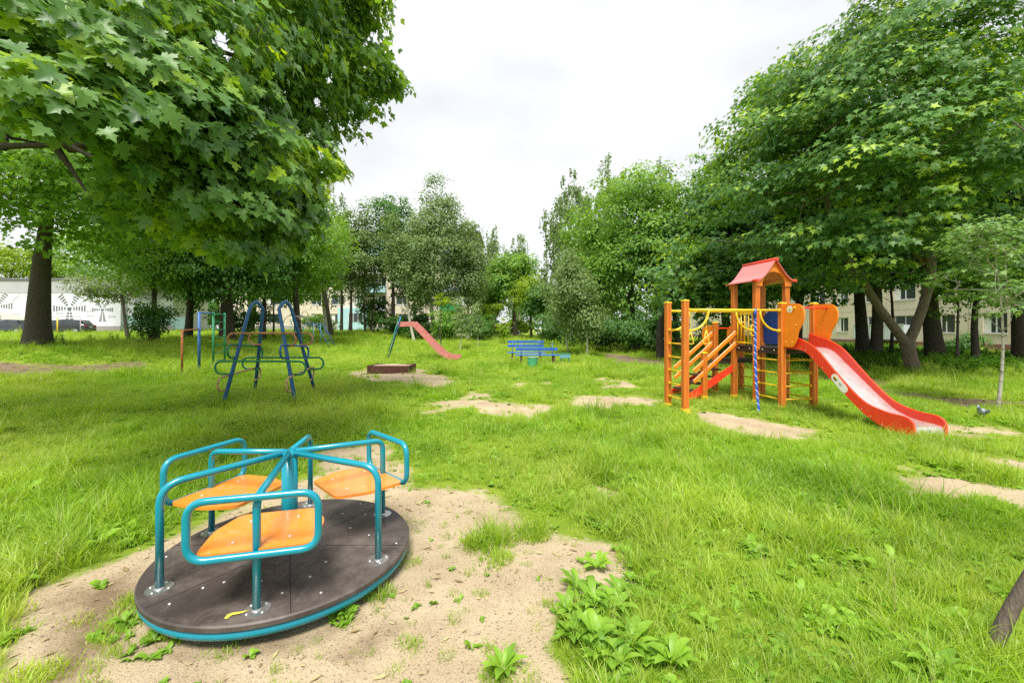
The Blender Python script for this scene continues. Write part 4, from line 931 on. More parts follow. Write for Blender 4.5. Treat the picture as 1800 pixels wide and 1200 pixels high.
# ------------------------------------------------------------------ trees
def half(l): return l+[(-x, y) for x, y in l[::-1] if abs(x) > 1e-9]
SH_MAPLE = np.array(half([(0, 0), (.10, -.05), (.24, -.16), (.26, -.06), (.42, -.04), (.30, .08), (.33, .14), (.50, .14), (.52, .25), (.70, .36), (.53, .40), (.50, .52), (.38, .44), (.22, .47), (.27, .62), (.36, .74), (.20, .74), (.12, .86), (0, 1.06)]))
SH_STAR = np.array(half([(0, 0), (.38, -.1), (.27, .14), (.62, .44), (.23, .46), (0, 1.0)]))
SH_OVAL = np.array(half([(0, 0), (.28, .35), (.22, .75), (0, 1.0)]))
SH_DIA = np.array([(0, 0), (.36, .45), (0, 1), (-.36, .45)])
def leaf_geo(P, Nn, T, size, shape, rs, fold=.16):
    """every leaf a small outline fan: P base points, Nn facing, T tip direction"""
    Nn = Nn/np.linalg.norm(Nn, axis=1, keepdims=True); T = T-(T*Nn).sum(1, keepdims=True)*Nn; T /= np.linalg.norm(T, axis=1, keepdims=True)+1e-9
    Sd = np.cross(T, Nn); k = len(shape); dia = k == 4
    sh = shape-np.array([0, 0]); n = len(P)
    if dia:
        z = np.array([0, -fold*.3, -.08, -fold*.3]); V = P[:, None]+size[:, None, None]*(Sd[:, None]*sh[None, :, :1]+T[:, None]*sh[None, :, 1:]+Nn[:, None]*z[None, :, None])
        Fc = (np.arange(n)[:, None, None]*4+np.array([[0, 1, 2], [0, 2, 3]])[None]).reshape(-1, 3); return V.reshape(-1, 3), Fc, 4
    sh2 = np.vstack([sh, [[0, .36]]]); z = np.abs(sh2[:, 0])*fold-.22*np.clip(sh2[:, 1]-.3, 0, 1)**1.5
    curl = .7+.9*rs.rand(n)
    V = P[:, None]+size[:, None, None]*(Sd[:, None]*sh2[None, :, :1]+T[:, None]*sh2[None, :, 1:]+Nn[:, None]*(z[None, :, None]*curl[:, None, None]))
    fan = np.array([[i, (i+1) % k, k] for i in range(k)]); Fc = (np.arange(n)[:, None, None]*(k+1)+fan[None]).reshape(-1, 3); return V.reshape(-1, 3), Fc, k+1

def grow(mb, nodes, targets, rs, rmax=.12, k=.02, tip=.012, seg=6, sag=.04, sides=7):
    """branches: each target is reached from the nearest point of what has grown so far, preferably from below"""
    root = nodes[0][0]
    for c in sorted([Vector(t) for t in targets], key=lambda c: min((c-n[0]).length for n in nodes[:12])):
        best = min(nodes, key=lambda n: (n[0]-c).length+max(0, n[0].z-c.z+.15)*1.6)
        d = (best[0]-c).length; r0 = min(best[1]*.72, tip+k*d, rmax); r0 = max(r0, tip)
        p = limb_mb(mb, best[0], c, r0, max(tip*.6, r0*.3), rs, sag, seg, .09, sides)
        for i, q in enumerate(p[1:]): nodes.append((q, r0+(max(tip*.6, r0*.3)-r0)*((i+1)/seg)**.8))
def project(P): return 900+F_PX*P[:, 0]/np.maximum(P[:, 1], .05), HY-F_PX*(P[:, 2]-CAM_H)/np.maximum(P[:, 1], .05)
def inpoly(px, py, poly):
    ins = np.zeros(len(px), bool); n = len(poly)
    for i in range(n):
        (x1, y1), (x2, y2) = poly[i], poly[(i+1) % n]; c = (y1 > py) != (y2 > py); ins ^= c & (px < (x2-x1)*(py-y1)/((y2-y1) or 1e-9)+x1)
    return ins
def limb_mb(mb, a, b, r0, r1, rs, sag=.0, n=7, wob=.08, sides=7):
    a, b = Vector(a), Vector(b); d = (b-a).length; c = a.lerp(b, .5)+Vector((rs.randn()*wob*d, rs.randn()*wob*d, sag*d))
    p = bez(a, c, b, n); mb.tube(p, [r0+(r1-r0)*(i/n)**.8 for i in range(n+1)], sides, False); return p

def crown_geo(o, blobs, leaves, lsize, shape, seed, style='round', clus=26, crad=.55, keep=None, flat=.5, up=.75, edge=.75, topb=.35, gf=1.6, gapk=.45, outw=.25):
    """leaves in clusters, clusters in big lobes; o = tree base; blobs = [(centre, radii)] local"""
    rs = np.random.RandomState(seed); vol = np.array([r[0]*r[1]*r[2] for _, r in blobs])**.67; pr = vol/vol.sum(); nC = int(leaves/clus)
    bi = rs.choice(len(blobs), nC, p=pr); C = np.array([b[0] for b in blobs])[bi]; Rr = np.array([b[1] for b in blobs])[bi]
    d = rs.randn(nC, 3); d /= np.linalg.norm(d, axis=1, keepdims=True); d[:, 2] = np.where(rs.rand(nC) < topb, np.abs(d[:, 2]), d[:, 2])
    rad = edge+(1.05-edge)*rs.rand(nC)**.6; inner = rs.rand(nC) < .22; rad[inner] *= rs.rand(inner.sum())
    cc = C+d*Rr*rad[:, None]
    gap = np.sin(cc[:, 0]*gf+seed)+np.sin(cc[:, 1]*gf*1.1+2)+np.sin(cc[:, 2]*gf*1.7+1); gk = rs.rand(nC) < np.clip(.95-gapk*np.clip(gap-.1, 0, 2), .05, 1); cc, d, bi = cc[gk], d[gk], bi[gk]; nC = len(cc)
    if keep is not None: k = keep(cc+o); cc, d, bi = cc[k], d[k], bi[k]; nC = len(cc)
    # leaves about each cluster centre
    n = nC*clus; ci = np.repeat(np.arange(nC), clus); q = rs.randn(n, 3); q /= np.linalg.norm(q, axis=1, keepdims=True); q *= (rs.rand(n)**.45)[:, None]
    cr = crad*(.6+.8*rs.rand(nC)); out_d = d[ci].copy()
    if style == 'weep':
        P = cc[ci]+q*np.array([.32, .32, 1.15])*cr[ci][:, None]; P[:, 2] -= cr[ci]*.6
        Nn = rs.randn(n, 3); Nn[:, 2] *= .5; T = np.tile([0., 0, -1], (n, 1))+rs.randn(n, 3)*.35
    else:
        off = q*np.array([1, 1, flat])*cr[ci][:, None]; P = cc[ci]+off; P[:, 2] -= (off[:, 0]**2+off[:, 1]**2)/np.maximum(cr[ci], .05)*.28
        hz = P*np.array([1, 1, 0.]); hz /= np.linalg.norm(hz, axis=1, keepdims=True)+1e-6; Nn = np.tile([0., 0, up], (n, 1))+out_d*.4+hz*outw+q*.3+rs.randn(n, 3)*.40; T = q*np.array([1, 1, .3])+out_d*.4+np.array([0, 0, -.55])+rs.randn(n, 3)*.3
    if keep is not None: k = keep(P+o); P, Nn, T, ci = P[k], Nn[k], T[k], ci[k]; n = len(P)
    sz = lsize*(.6+.65*rs.rand(n)); V, Fc, k = leaf_geo(P, Nn, T, sz, shape, rs)
    lr = np.clip(.5+.33*rs.randn(n)*.7+.6*(rs.rand(nC)**1.5-.4)[ci], 0, 1); return V, Fc, np.repeat(lr, k), cc

def make_lobes(rs, c, rad, n, rel=.42, base=None):
    o = [(np.array(c, float), np.array(rad, float)*.62)]
    for i in range(n):
        d = rs.randn(3); d /= np.linalg.norm(d); d[2] = d[2]*.9+.05; f = .58+.12*rs.rand(); k = rel*(.75+.6*rs.rand()); o.append((np.array(c)+d*np.array(rad)*f, np.array(rad)*k*np.array([1, 1, .8])))
    return o
def tree(name, label, cat, base, h, crad, cbot, leaves, lsize, lm, bark, tr, seed, shape=SH_DIA, style='round', nl=14, clus=26, cr=.55, gapk=None, lean=(0, 0), group=None, keep=None, fork=None, flat=.5, rel=.42, taper=1.0, twigs=60, up=.75, stems=1):
    rs = np.random.RandomState(seed); bx, by = base; bz = zf(bx, by)-.05; o = np.array([bx, by, bz]); t = thing(name, label, cat, tuple(o), 0, group)
    ch = (h-cbot)/2; cc = np.array([lean[0], lean[1], cbot+ch]); blobs = make_lobes(rs, cc, (crad, crad, ch), nl, rel)
    if style in ('spire', 'weep'):
        blobs = []
        for i in range(nl):
            f = (i+.5)/nl; z = cbot+(h-cbot)*min(.96, f); w_ = crad*max(.28, min(1, 2.6*(1-f))**.75*min(1, .55+1.6*f)*(.8+.35*rs.rand()))*taper; a = rs.rand()*2*PI; q = w_*.45*rs.rand()
            blobs.append((np.array([lean[0]*f+q*math.cos(a), lean[1]*f+q*math.sin(a), z]), np.array([w_*.75, w_*.75, (h-cbot)/nl*1.5])))
    V, Fc, rd, ccs = crown_geo(o, blobs, leaves, lsize, shape, seed+1, 'weep' if style == 'weep' else 'round', clus, cr, keep, flat, up, gf=1.6, gapk=(.45 if crad > 1.8 else 0.) if gapk is None else gapk)
    obj_from(np_mesh(name+'_crown', V, Fc, rd), 'crown', M[lm], t)
    mb = MB(); n = 9
    for st in range(stems):
        sx, sy = (rs.randn()*.25*st, rs.randn()*.2*st); top = Vector((lean[0]*.8+sx*3, lean[1]*.8+sy*3, h*.86)); wob = rs.randn(2)*.02*h
        axis = [Vector((top.x*f*f+wob[0]*math.sin(f*5)+sx*(1-f), top.y*f*f+wob[1]*math.sin(f*4)+sy*(1-f), top.z*f)) for f in [i/n for i in range(n+1)]]
        rr = [tr*(1.18 if i == 0 else 1)*(1-.88*(i/n))/math.sqrt(stems) for i in range(n+1)]
        mb.tube(axis, rr, 10, False)
        nodes = [(q, r_) for q, r_ in zip(axis, rr) if q.z > cbot*.8] or [(axis[-1], rr[-1])]
        grow(mb, nodes, [c for c, r in blobs[:40] if keep is None or keep(np.array([c+o]))[0]][st::stems], rs, tr*.5, .02, .018)
        if len(ccs): grow(mb, nodes, ccs[rs.choice(len(ccs), min(twigs//stems, len(ccs)), False)], rs, .03, .01, .007, 4, sides=4)
    mb.build('trunk', M[bark], t, recalc=False); return t

# --- the big maple whose boughs hang in from the left
HERO = [(-2500, -3000), (678, -3000), (682, 0), (690, 95), (712, 135), (722, 150), (706, 182), (668, 205), (640, 235), (610, 250), (600, 292), (580, 318), (588, 345), (560, 385), (545, 430), (520, 452), (465, 478), (420, 455), (330, 440), (240, 428), (190, 390), (160, 335), (178, 300), (190, 262), (165, 246), (110, 238), (60, 226), (0, 222), (-2500, 230)]
HOLES = [((385, 62), 30), ((395, 95), 22), ((575, 140), 16), ((560, 175), 12), ((640, 120), 9), ((35, 225), 26), ((90, 262), 24), ((10, 262), 26), ((150, 268), 12), ((418, 44), 12), ((590, 168), 9), ((212, 372), 10), ((300, 400), 9), ((470, 60), 8), ((655, 60), 9), ((540, 235), 8), ((260, 330), 7)]
def keep_hero(P):
    px, py = project(P); fr = P[:, 1] > .6; jit = 14*np.sin(P[:, 0]*5+P[:, 2]*6)+9*np.sin(P[:, 1]*13+P[:, 2]*21)
    ok = np.where(fr, inpoly(px+jit, py+jit*.6, HERO), P[:, 2] > 3)
    for (hx, hy), r in HOLES: ok &= ~(fr & (np.hypot(px-hx, py-hy) < r*(.8+.25*np.sin(P[:, 0]*9+P[:, 2]*7))) & (P[:, 1] < 30))
    ok &= ~((np.hypot(P[:, 0], P[:, 1]) < 1.9)); return ok
def hero():
    rs = np.random.RandomState(3); bx, by = -9.6, 6.2; bz = zf(bx, by)-.05; o = np.array([bx, by, bz]); t = thing('maple_tree', 'large maple whose leafy boughs hang into the view from the upper left', 'tree', tuple(o))
    W = []                                         # lobes in world space
    def lobe(px, py, y, r, fl=.62): W.append((np.array([X(px, y), y, Z(py, y)])-o, np.array([r, r, r*fl])))
    # drooping near boughs
    for a in ((70, 120, 3.3, .62), (120, 180, 3.0, .45), (20, 160, 3.1, .5), (190, 110, 3.5, .65), (260, 170, 3.6, .62), (180, 210, 3.4, .5), (300, 250, 3.7, .60), (250, 300, 3.9, .6), (330, 320, 4.0, .62), (400, 270, 4.2, .68), (300, 380, 4.3, .55), (380, 380, 4.3, .65), (450, 330, 4.6, .7), (500, 300, 5.0, .7), (540, 340, 5.4, .6), (460, 410, 4.8, .62), (420, 430, 4.8, .5), (510, 390, 5.2, .6), (230, 380, 4.8, .6), (100, 60, 3.8, .7), (330, 60, 4.2, .8), (20, 40, 3.6, .7), (230, 20, 4.4, .8), (360, 170, 4.3, .6)): lobe(*a)
    # middle depth
    for a in ((450, 60, 6.5, 1.2), (520, 20, 7.5, 1.3), (560, 100, 8.0, 1.1), (620, 60, 9.0, 1.2), (640, 150, 9.2, .85), (690, 150, 9.4, .55), (600, 200, 8.6, .85), (520, 200, 7.6, 1.0), (470, 150, 6.8, .9), (560, 260, 7.8, .85), (420, 10, 6.2, 1.1), (640, -40, 9.2, 1.3), (560, -60, 8.0, 1.4), (300, 120, 6.0, 1.1), (200, 280, 6.5, 1.0), (120, 100, 5.8, 1.2), (480, 260, 7.0, .9), (400, 330, 6.6, .9), (300, 350, 7.2, 1.0), (660, 30, 9.6, 1.0), (30, 100, 5.6, 1.0), (500, 380, 7.4, .8)): lobe(*a)
    blobs_near = W[:24]; blobs_mid = W[24:]
    geo = [crown_geo(o, blobs_near, 18500, .128, SH_MAPLE, 5, clus=16, crad=.29, keep=keep_hero, flat=.3, up=.62, edge=.6, topb=.45, gf=4.6, gapk=1.2, outw=.75), crown_geo(o, blobs_mid, 28000, .135, SH_MAPLE, 6, clus=22, crad=.42, keep=keep_hero, flat=.35, edge=.6, gf=3.0, gapk=1.15, up=.6, outw=.7)]
    # the rest of the crown, above and outside the frame
    big = make_lobes(rs, (1.2, .6, 7.2), (6.6, 6.6, 4.6), 26, .36); g3 = crown_geo(o, big, 10000, .17, SH_STAR, 7, clus=24, crad=.7, keep=keep_hero, edge=.6)
    me = []
    for nm, g in (('crown', geo[0]), ('crown', geo[1]), ('crown', g3)): me.append(g)
    off = 0; Vs, Fs, Rs_ = [], [], []
    for V, Fc, rd, _ in me: Vs.append(V); Fs.append(Fc+off); Rs_.append(rd); off += len(V)
    obj_from(np_mesh('maple_crown', np.concatenate(Vs), np.concatenate(Fs), np.concatenate(Rs_)), 'crown', M['maple'], t)
    mb = MB(); ax = [Vector((0, 0, 0)), Vector((.05, .05, 1.2)), Vector((.2, .1, 3)), Vector((.4, .15, 5)), Vector((.6, .3, 8)), Vector((.8, .4, 10.5))]; mb.tube(ax, [.55, .42, .38, .3, .18, .05], 14, False)
    def wl(px, py, y): return Vector((X(px, y), y, Z(py, y)))-Vector(o)
    SK = []
    # visible limbs in the photograph
    for (a, b, r0, r1, y0_, y1_) in (((-300, 235), (215, 208), .085, .018, 4.6, 5.0), ((-300, 275), (230, 255), .085, .016, 5.2, 5.4), ((20, 205), (185, 290), .045, .02, 4.9, 5.0), ((-200, 60), (110, 20), .20, .15, 5.6, 5.8), ((110, 20), (150, -120), .15, .1, 5.8, 6.0), ((300, 70), (450, 110), .05, .03, 6.6, 7.2), ((120, 262), (190, 262), .05, .02, 5.4, 5.5), ((100, 262), (150, 335), .05, .012, 5.4, 5.5)):
        limb_mb(mb, wl(*a, y0_), wl(*b, y1_), r0, r1, rs, .03, 8, .03, 9)
    mb.tube(bez(ax[2], wl(-600, 180, 5.0), wl(-300, 235, 4.6)), [.16, .155, .15, .145, .14, .13, .12, .11, .10], 9, False); mb.tube(bez(ax[2], wl(-500, 330, 5.6), wl(-300, 275, 5.2)), [.16, .155, .15, .145, .14, .13, .12, .11, .10], 9, False); mb.tube(bez(ax[3], wl(-500, 90, 5.8), wl(-200, 60, 5.6)), [.26, .25, .25, .24, .23, .22, .22, .21, .20], 9, False)
    for a_ in (bez(wl(-300, 235, 4.6), wl(0, 210, 4.8), wl(190, 213, 5.0), 8), bez(wl(-300, 275, 5.2), wl(0, 262, 5.3), wl(120, 262, 5.4), 8), bez(wl(-200, 60, 5.6), wl(0, 40, 5.7), wl(150, -20, 6.0), 8)): SK += [(q, .07) for q in a_]
    SK += [(q, .22) for q in ax[3:]]
    grow(mb, SK, [c for c, r in W], rs, .07, .014, .012, 8, .03); grow(mb, SK, [c for c, r in big[::2] if keep_hero(np.array([c+o]))[0]], rs, .12, .02, .02, 8, .05)
    for V, Fc, rd, ccs in me[:2]: grow(mb, SK, ccs[rs.choice(len(ccs), 200, False)], rs, .014, .005, .004, 4, sides=4)
    mb.build('trunk', M['barkdark'], t, recalc=False)
hero()

# --- the maple with a forked trunk behind the slide, and its neighbours
RIGHT = [(1128, 600), (1135, 505), (1150, 480), (1170, 440), (1190, 410), (1212, 380), (1222, 340), (1226, 300), (1230, 262), (1262, 238), (1284, 225), (1282, 200), (1305, 165), (1322, 128), (1350, 112), (1375, 88), (1420, 78), (1440, 55), (1472, 40), (1478, 5), (1500, -30), (1560, -600), (4000, -3000), (4000, 640), (1900, 560), (1700, 540), (1600, 500), (1540, 520), (1500, 575), (1420, 590), (1128, 600)]
def keep_right(P):
    px, py = project(P); j = 14*np.sin(P[:, 0]*2.6+P[:, 2]*4.1)+11*np.sin(P[:, 1]*5+P[:, 2]*8.3)+6*np.sin(P[:, 0]*17+P[:, 2]*13); return inpoly(px+j, py+j, RIGHT) & (P[:, 1] > 2) & ~((P[:, 1] < 13) & (py > 520+.0*px))
def forked():
    rs = np.random.RandomState(21); bx, by = X(1608, 14.3), 14.3; bz = zf(bx, by)-.05; o = np.array([bx, by, bz]); t = thing('forked_maple', 'spreading maple with a low V-forked trunk behind the red slide', 'tree', tuple(o))
    W = []
    def lobe(px, py, y, r, fl=.6): W.append((np.array([X(px, y), y, Z(py, y)])-o, np.array([r, r, r*fl*.8])))
    for a in ((1268, 285, 15, 1.5), (1255, 350, 15, 1.5), (1215, 420, 15, 1.3), (1400, 170, 13.5, 1.7), (1480, 120, 12.5, 1.8), (1360, 260, 13.0, 1.6), (1450, 230, 11.5, 1.6), (1540, 180, 11.0, 1.8), (1330, 340, 13.0, 1.5), (1420, 330, 11.8, 1.4), (1500, 320, 10.5, 1.5), (1600, 260, 10.2, 1.8), (1560, 60, 11.5, 2.0), (1650, 100, 10.5, 2.0), (1750, 60, 10.2, 2.0), (1720, 200, 9.8, 1.7), (1480, 430, 11.4, 1.3), (1400, 430, 12.5, 1.3), (1580, 400, 11.5, 1.3), (1680, 330, 10.8, 1.6), (1780, 300, 10.6, 1.6), (1310, 250, 14.5, 1.6), (1600, 480, 12.5, 1.0), (1500, 480, 12.5, 1.0), (1430, 490, 12.8, .8), (1700, 440, 12.5, 1.2), (1800, 420, 12, 1.5), (1520, 0, 12.5, 2), (1640, -60, 11.5, 2.4), (1800, -60, 11, 2.4), (1540, 260, 13.5, 2.2), (1650, 220, 13.5, 2.4), (1750, 170, 13.5, 2.4)): lobe(*a)
    big = make_lobes(rs, (.5, 1.5, 9), (6.5, 6.0, 4.5), 16, .4)
    g1 = crown_geo(o, W, 62000, .145, SH_STAR, 22, clus=44, crad=.66, keep=keep_right, flat=.2, up=.85, edge=.72, topb=.6, gf=2.2, gapk=1.0, outw=.7); g2 = crown_geo(o, big, 30000, .17, SH_STAR, 23, clus=44, crad=.9, keep=keep_right, flat=.2, up=1.3)
    V = np.concatenate([g1[0], g2[0]]); Fc = np.concatenate([g1[1], g2[1]+len(g1[0])]); obj_from(np_mesh('fork_crown', V, Fc, np.concatenate([g1[2], g2[2]])), 'crown', M['maple_far'], t)
    mb = MB(); Yt = 14.3
    def w(px, py, y=Yt): return Vector((X(px, y), y, Z(py, y)))-Vector(o)
    mb.tube([w(1610, 668), w(1606, 650), w(1600, 628), w(1594, 604)], [.27, .225, .20, .21], 12, False)
    L1 = [w(1594, 606), w(1575, 580), w(1548, 545), w(1518, 498, 14.1), w(1490, 455, 13.8), w(1460, 380, 13.4), w(1440, 290, 13.2)]; mb.tube(L1, [.16, .145, .135, .12, .10, .07, .03], 10, False)
    L2 = [w(1594, 606), w(1608, 578), w(1622, 540), w(1636, 492), w(1638, 440), w(1632, 380), w(1650, 280), w(1650, 150)]; mb.tube(L2, [.17, .15, .14, .135, .12, .105, .08, .03], 10, False)
    limb_mb(mb, L2[3], w(1600, 380, 13.6), .07, .03, rs); limb_mb(mb, L2[4], w(1720, 330, 13.2), .06, .03, rs); limb_mb(mb, w(1632, 470), w(1590, 330, 12.5), .08, .04, rs)
    SK = [(q, .1) for q in L1[3:]+L2[3:]]
    grow(mb, SK, [c for c, r in W+big[::2] if keep_right(np.array([c+o]))[0]], rs, .08, .014, .016, 8, .04); grow(mb, SK, g1[3][rs.choice(len(g1[3]), 260, False)], rs, .02, .006, .006, 4, sides=4)
    mb.build('trunk', M['barklight'], t, recalc=False)
forked()

def T(px, y): return (X(px, y), y)
def top(py, y): return Z(py, y)
G1 = 'shady trees in front of the right-hand block'
kr = keep_right
tree('maple_tree', 'dark maple directly behind the left posts of the play tower', 'tree', T(1163, 21), top(395, 19), 3.9, 1.8, 26000, .20, 'maple_far', 'barkdark', .22, 101, SH_STAR, nl=18, cr=.8, lean=(.9, -1.0), keep=kr, group=G1, flat=.35, up=1.1)
tree('maple_tree', 'tall maple with a straight dark trunk, behind the slide top', 'tree', T(1517, 21), 11.8, 4.8, 2.3, 24000, .21, 'dark', 'barkdark', .30, 102, SH_STAR, nl=16, cr=.8, keep=kr, group=G1, lean=(-1.5, 0), flat=.4, up=1)
tree('maple_tree', 'dark trunked maple just right of the one behind the slide top', 'tree', T(1538, 19.5), 11.2, 3.8, 2.3, 14000, .22, 'dark', 'barkdark', .26, 103, SH_STAR, nl=12, cr=.8, keep=kr, group=G1, lean=(-.6, .6), flat=.4)
tree('maple_tree', 'maple with a thick twin dark trunk right of the forked one', 'tree', T(1646, 19), 12.0, 5.0, 2.4, 22000, .22, 'dark', 'barkdark', .36, 104, SH_STAR, nl=14, cr=.8, keep=kr, group=G1, flat=.4)
tree('maple_tree', 'dark trunked tree at the right edge behind the young one', 'tree', T(1797, 18), 11.0, 4.6, 2.5, 19000, .22, 'dark', 'barkdark', .30, 105, SH_STAR, nl=14, cr=.8, keep=kr, group=G1, flat=.4)
tree('leaning_tree', 'thin dark tree leaning right between forked maple and young tree', 'tree', T(1718, 17.5), 8.2, 2.2, 3.4, 6000, .18, 'dark', 'barkdark', .14, 106, SH_STAR, nl=9, lean=(2.2, .3), keep=kr, group=G1)
tree('ash_tree', 'thin tree in the shade between the dark trunks and the forked maple', 'tree', T(1565, 22), 7.5, 2.4, 3.0, 6000, .18, 'mid', 'barkdark', .09, 107, SH_OVAL, nl=9, keep=kr, group=G1)
tree('ash_tree', 'slender small tree in front of the grey window, right of the thick trunk', 'tree', T(1684, 17), 5.2, 1.7, 1.3, 3200, .14, 'mid', 'barkdark', .06, 108, SH_OVAL, nl=8, cr=.5, group=G1)
tree('maple_tree', 'dense maple beyond the monkey bars, its foliage low over the lawn', 'tree', T(1285, 26), 12.2, 5.4, 1.6, 36000, .22, 'dark', 'barkdark', .28, 109, SH_STAR, nl=16, cr=.9, keep=kr, group=G1, flat=.4)
tree('maple_tree', 'maple far behind the tower roof among the shady trees', 'tree', T(1400, 27), 12.5, 5.4, 2.2, 20000, .25, 'dark', 'barkdark', .28, 110, SH_STAR, nl=14, cr=.9, keep=kr, group=G1)
# young tree with a pale stem
tree('young_tree', 'young tree with thin pale trunk standing near the pigeon', 'tree', T(1753, 7.8), 3.9, 1.15, 1.3, 5200, .085, 'young', 'youngbark', .03, 120, SH_STAR, nl=16, clus=14, cr=.24, flat=.2, up=1.3, rel=.26, twigs=140, gapk=.3)

# middle distance, right of the gap
G2 = 'trees and birches at the back right of the lawn'
tree('ash_tree', 'broad light green tree left of the dark maples, crown down to the lawn', 'tree', T(1120, 29), top(278, 29), 4.6, 1.4, 30000, .22, 'mid', 'bark', .26, 130, SH_OVAL, nl=22, cr=.75, group=G2, rel=.38)
tree('ash_tree', 'light green tree joining the broad one on its left side', 'tree', T(1050, 31), top(370, 31), 3.2, 1.0, 14000, .22, 'mid', 'bark', .2, 131, SH_OVAL, nl=14, cr=.7, group=G2)
tree('ash_tree', 'medium green tree filling the space between the broad light one and the maples', 'tree', T(1195, 27), top(320, 27), 3.0, 1.2, 15000, .22, 'dark', 'bark', .22, 132, SH_OVAL, nl=14, cr=.7, group=G2)
tree('weeping_birch', 'tall weeping birch with drooping strands at the right of the sky gap', 'tree', T(1003, 42), top(303, 42), 3.4, 3.0, 22000, .24, 'birch', 'birchbark', .24, 133, SH_DIA, 'weep', nl=16, cr=.75, group=G2)
tree('weeping_birch', 'weeping birch behind the broad light green tree', 'tree', T(1065, 44), top(285, 44), 3.4, 3.0, 16000, .24, 'birch', 'birchbark', .24, 134, SH_DIA, 'weep', nl=14, cr=.75, group=G2)
tree('weeping_birch', 'tall birch whose tip shows above the light green tree', 'tree', T(1165, 40), top(278, 40), 2.6, 4, 10000, .24, 'birch', 'birchbark', .22, 135, SH_DIA, 'weep', nl=14, cr=.75, group=G2)
tree('birch_sapling', 'slim white-stemmed birch just right of the blue benches', 'tree', T(1000, 23.5), top(440, 23.5), 1.6, 1.3, 9000, .13, 'birch', 'birchbark', .055, 136, SH_DIA, 'spire', nl=14, cr=.42, group=G2, flat=.8)
tree('birch_sapling', 'leaning slim white-stemmed birch, second right of the benches', 'tree', T(1032, 22), top(452, 22), 1.5, 1.2, 8000, .13, 'birch', 'birchbark', .055, 137, SH_DIA, 'spire', nl=14, cr=.42, lean=(-.9, 0), group=G2, flat=.8)
G3 = 'trees along the front of the central block'
tree('maple_tree', 'rounded green tree behind the blue benches', 'tree', T(906, 54), top(445, 54), 3.6, 4.0, 12000, .32, 'mid', 'bark', .3, 140, SH_OVAL, nl=16, cr=.9, group=G3)
tree('maple_tree', 'yellow-green tree right behind the rounded one', 'tree', T(935, 50), top(480, 50), 2.6, 2.4, 7000, .30, 'lime', 'bark', .18, 141, SH_OVAL, nl=12, cr=.8, group=G3)
tree('maple_tree', 'dark low tree between yellow-green tree and slim birches', 'tree', T(955, 46), top(500, 46), 2.8, 1.8, 8000, .28, 'dark', 'bark', .2, 142, SH_OVAL, nl=12, cr=.8, group=G3)
tree('weeping_birch', 'distant birch at the left of the sky gap', 'tree', T(868, 72), top(405, 72), 3.2, 4, 9000, .34, 'birch', 'birchbark', .25, 143, SH_DIA, 'weep', nl=14, cr=1.0, group=G3)
tree('weeping_birch', 'distant birch whose crown tops the rounded green tree', 'tree', T(912, 74), top(408, 74), 3.8, 4, 9000, .34, 'birch', 'birchbark', .25, 144, SH_DIA, 'weep', nl=14, cr=1.0, group=G3)
tree('silver_birch', 'tallest grey-green birch in front of the central block', 'tree', T(768, 46), top(312, 46), 4.2, 4.0, 32000, .24, 'birch', 'birchbark', .24, 145, SH_DIA, 'spire', nl=26, cr=.8, group=G3, flat=.9, taper=1.0)
tree('silver_birch', 'birch at the right of the tallest one, over the block corner', 'tree', T(822, 48), top(385, 48), 2.7, 4.2, 15000, .24, 'birch', 'birchbark', .2, 146, SH_DIA, 'spire', nl=14, cr=.8, group=G3, flat=.9)
tree('leaning_birch', 'birch with a white trunk leaning left before the tallest one', 'tree', T(728, 44), top(385, 44), 2.4, 4.6, 8500, .22, 'birch', 'birchbark', .15, 147, SH_DIA, 'spire', nl=12, cr=.7, lean=(-2.4, 0), group=G3, flat=.9)
tree('maple_tree', 'dark dense tree with a straight trunk before the central block', 'tree', T(690, 50), top(338, 50), 3.1, 4.2, 16000, .27, 'dark', 'barkdark', .26, 148, SH_OVAL, nl=18, cr=.8, group=G3)
tree('silver_birch', 'grey-green birch left of the dark dense tree', 'tree', T(642, 48), top(375, 48), 2.4, 3.8, 11000, .24, 'birch', 'barkdark', .17, 149, SH_DIA, 'spire', nl=14, cr=.8, group=G3, flat=.9, stems=2)
tree('silver_birch', 'loose birch with two dark stems farther left before the block', 'tree', T(614, 46), top(378, 46), 2.4, 4.2, 9000, .24, 'birch', 'barkdark', .18, 150, SH_DIA, 'spire', nl=14, cr=.8, group=G3, flat=.9, stems=2)
tree('weeping_birch', 'weeping birch just beyond the tips of the near maple', 'tree', T(575, 40), top(300, 40), 2.2, 4.5, 9000, .22, 'birch', 'birchbark', .2, 151, SH_DIA, 'weep', nl=14, cr=.7, group=G3)
tree('silver_birch', 'grey-green birch filling the space right of the dark dense tree', 'tree', T(735, 53), top(400, 53), 3.0, 3.8, 14000, .26, 'birch', 'birchbark', .2, 152, SH_DIA, 'spire', nl=14, cr=.9, group=G3, flat=.9)
tree('maple_tree', 'green tree beside the block corner, left of the distant birches', 'tree', T(850, 57), top(470, 57), 2.8, 2.0, 11000, .3, 'mid', 'bark', .22, 153, SH_OVAL, nl=14, cr=.9, group=G3)
tree('maple_tree', 'pale green tree between the leaning stem and the grey-green birch', 'tree', T(600, 52), top(400, 52), 3.0, 3.8, 13000, .26, 'mid', 'barkdark', .2, 154, SH_OVAL, nl=14, cr=.9, group=G3)
G4 = 'trees at the back left of the lawn'
tree('maple_tree', 'bright green tree with leaning stem under the tips of the near maple', 'tree', T(583, 37), top(360, 37), 3.8, 2.3, 20000, .23, 'mid', 'barkdark', .2, 160, SH_OVAL, nl=18, cr=.8, lean=(-2.6, 0), group=G4)
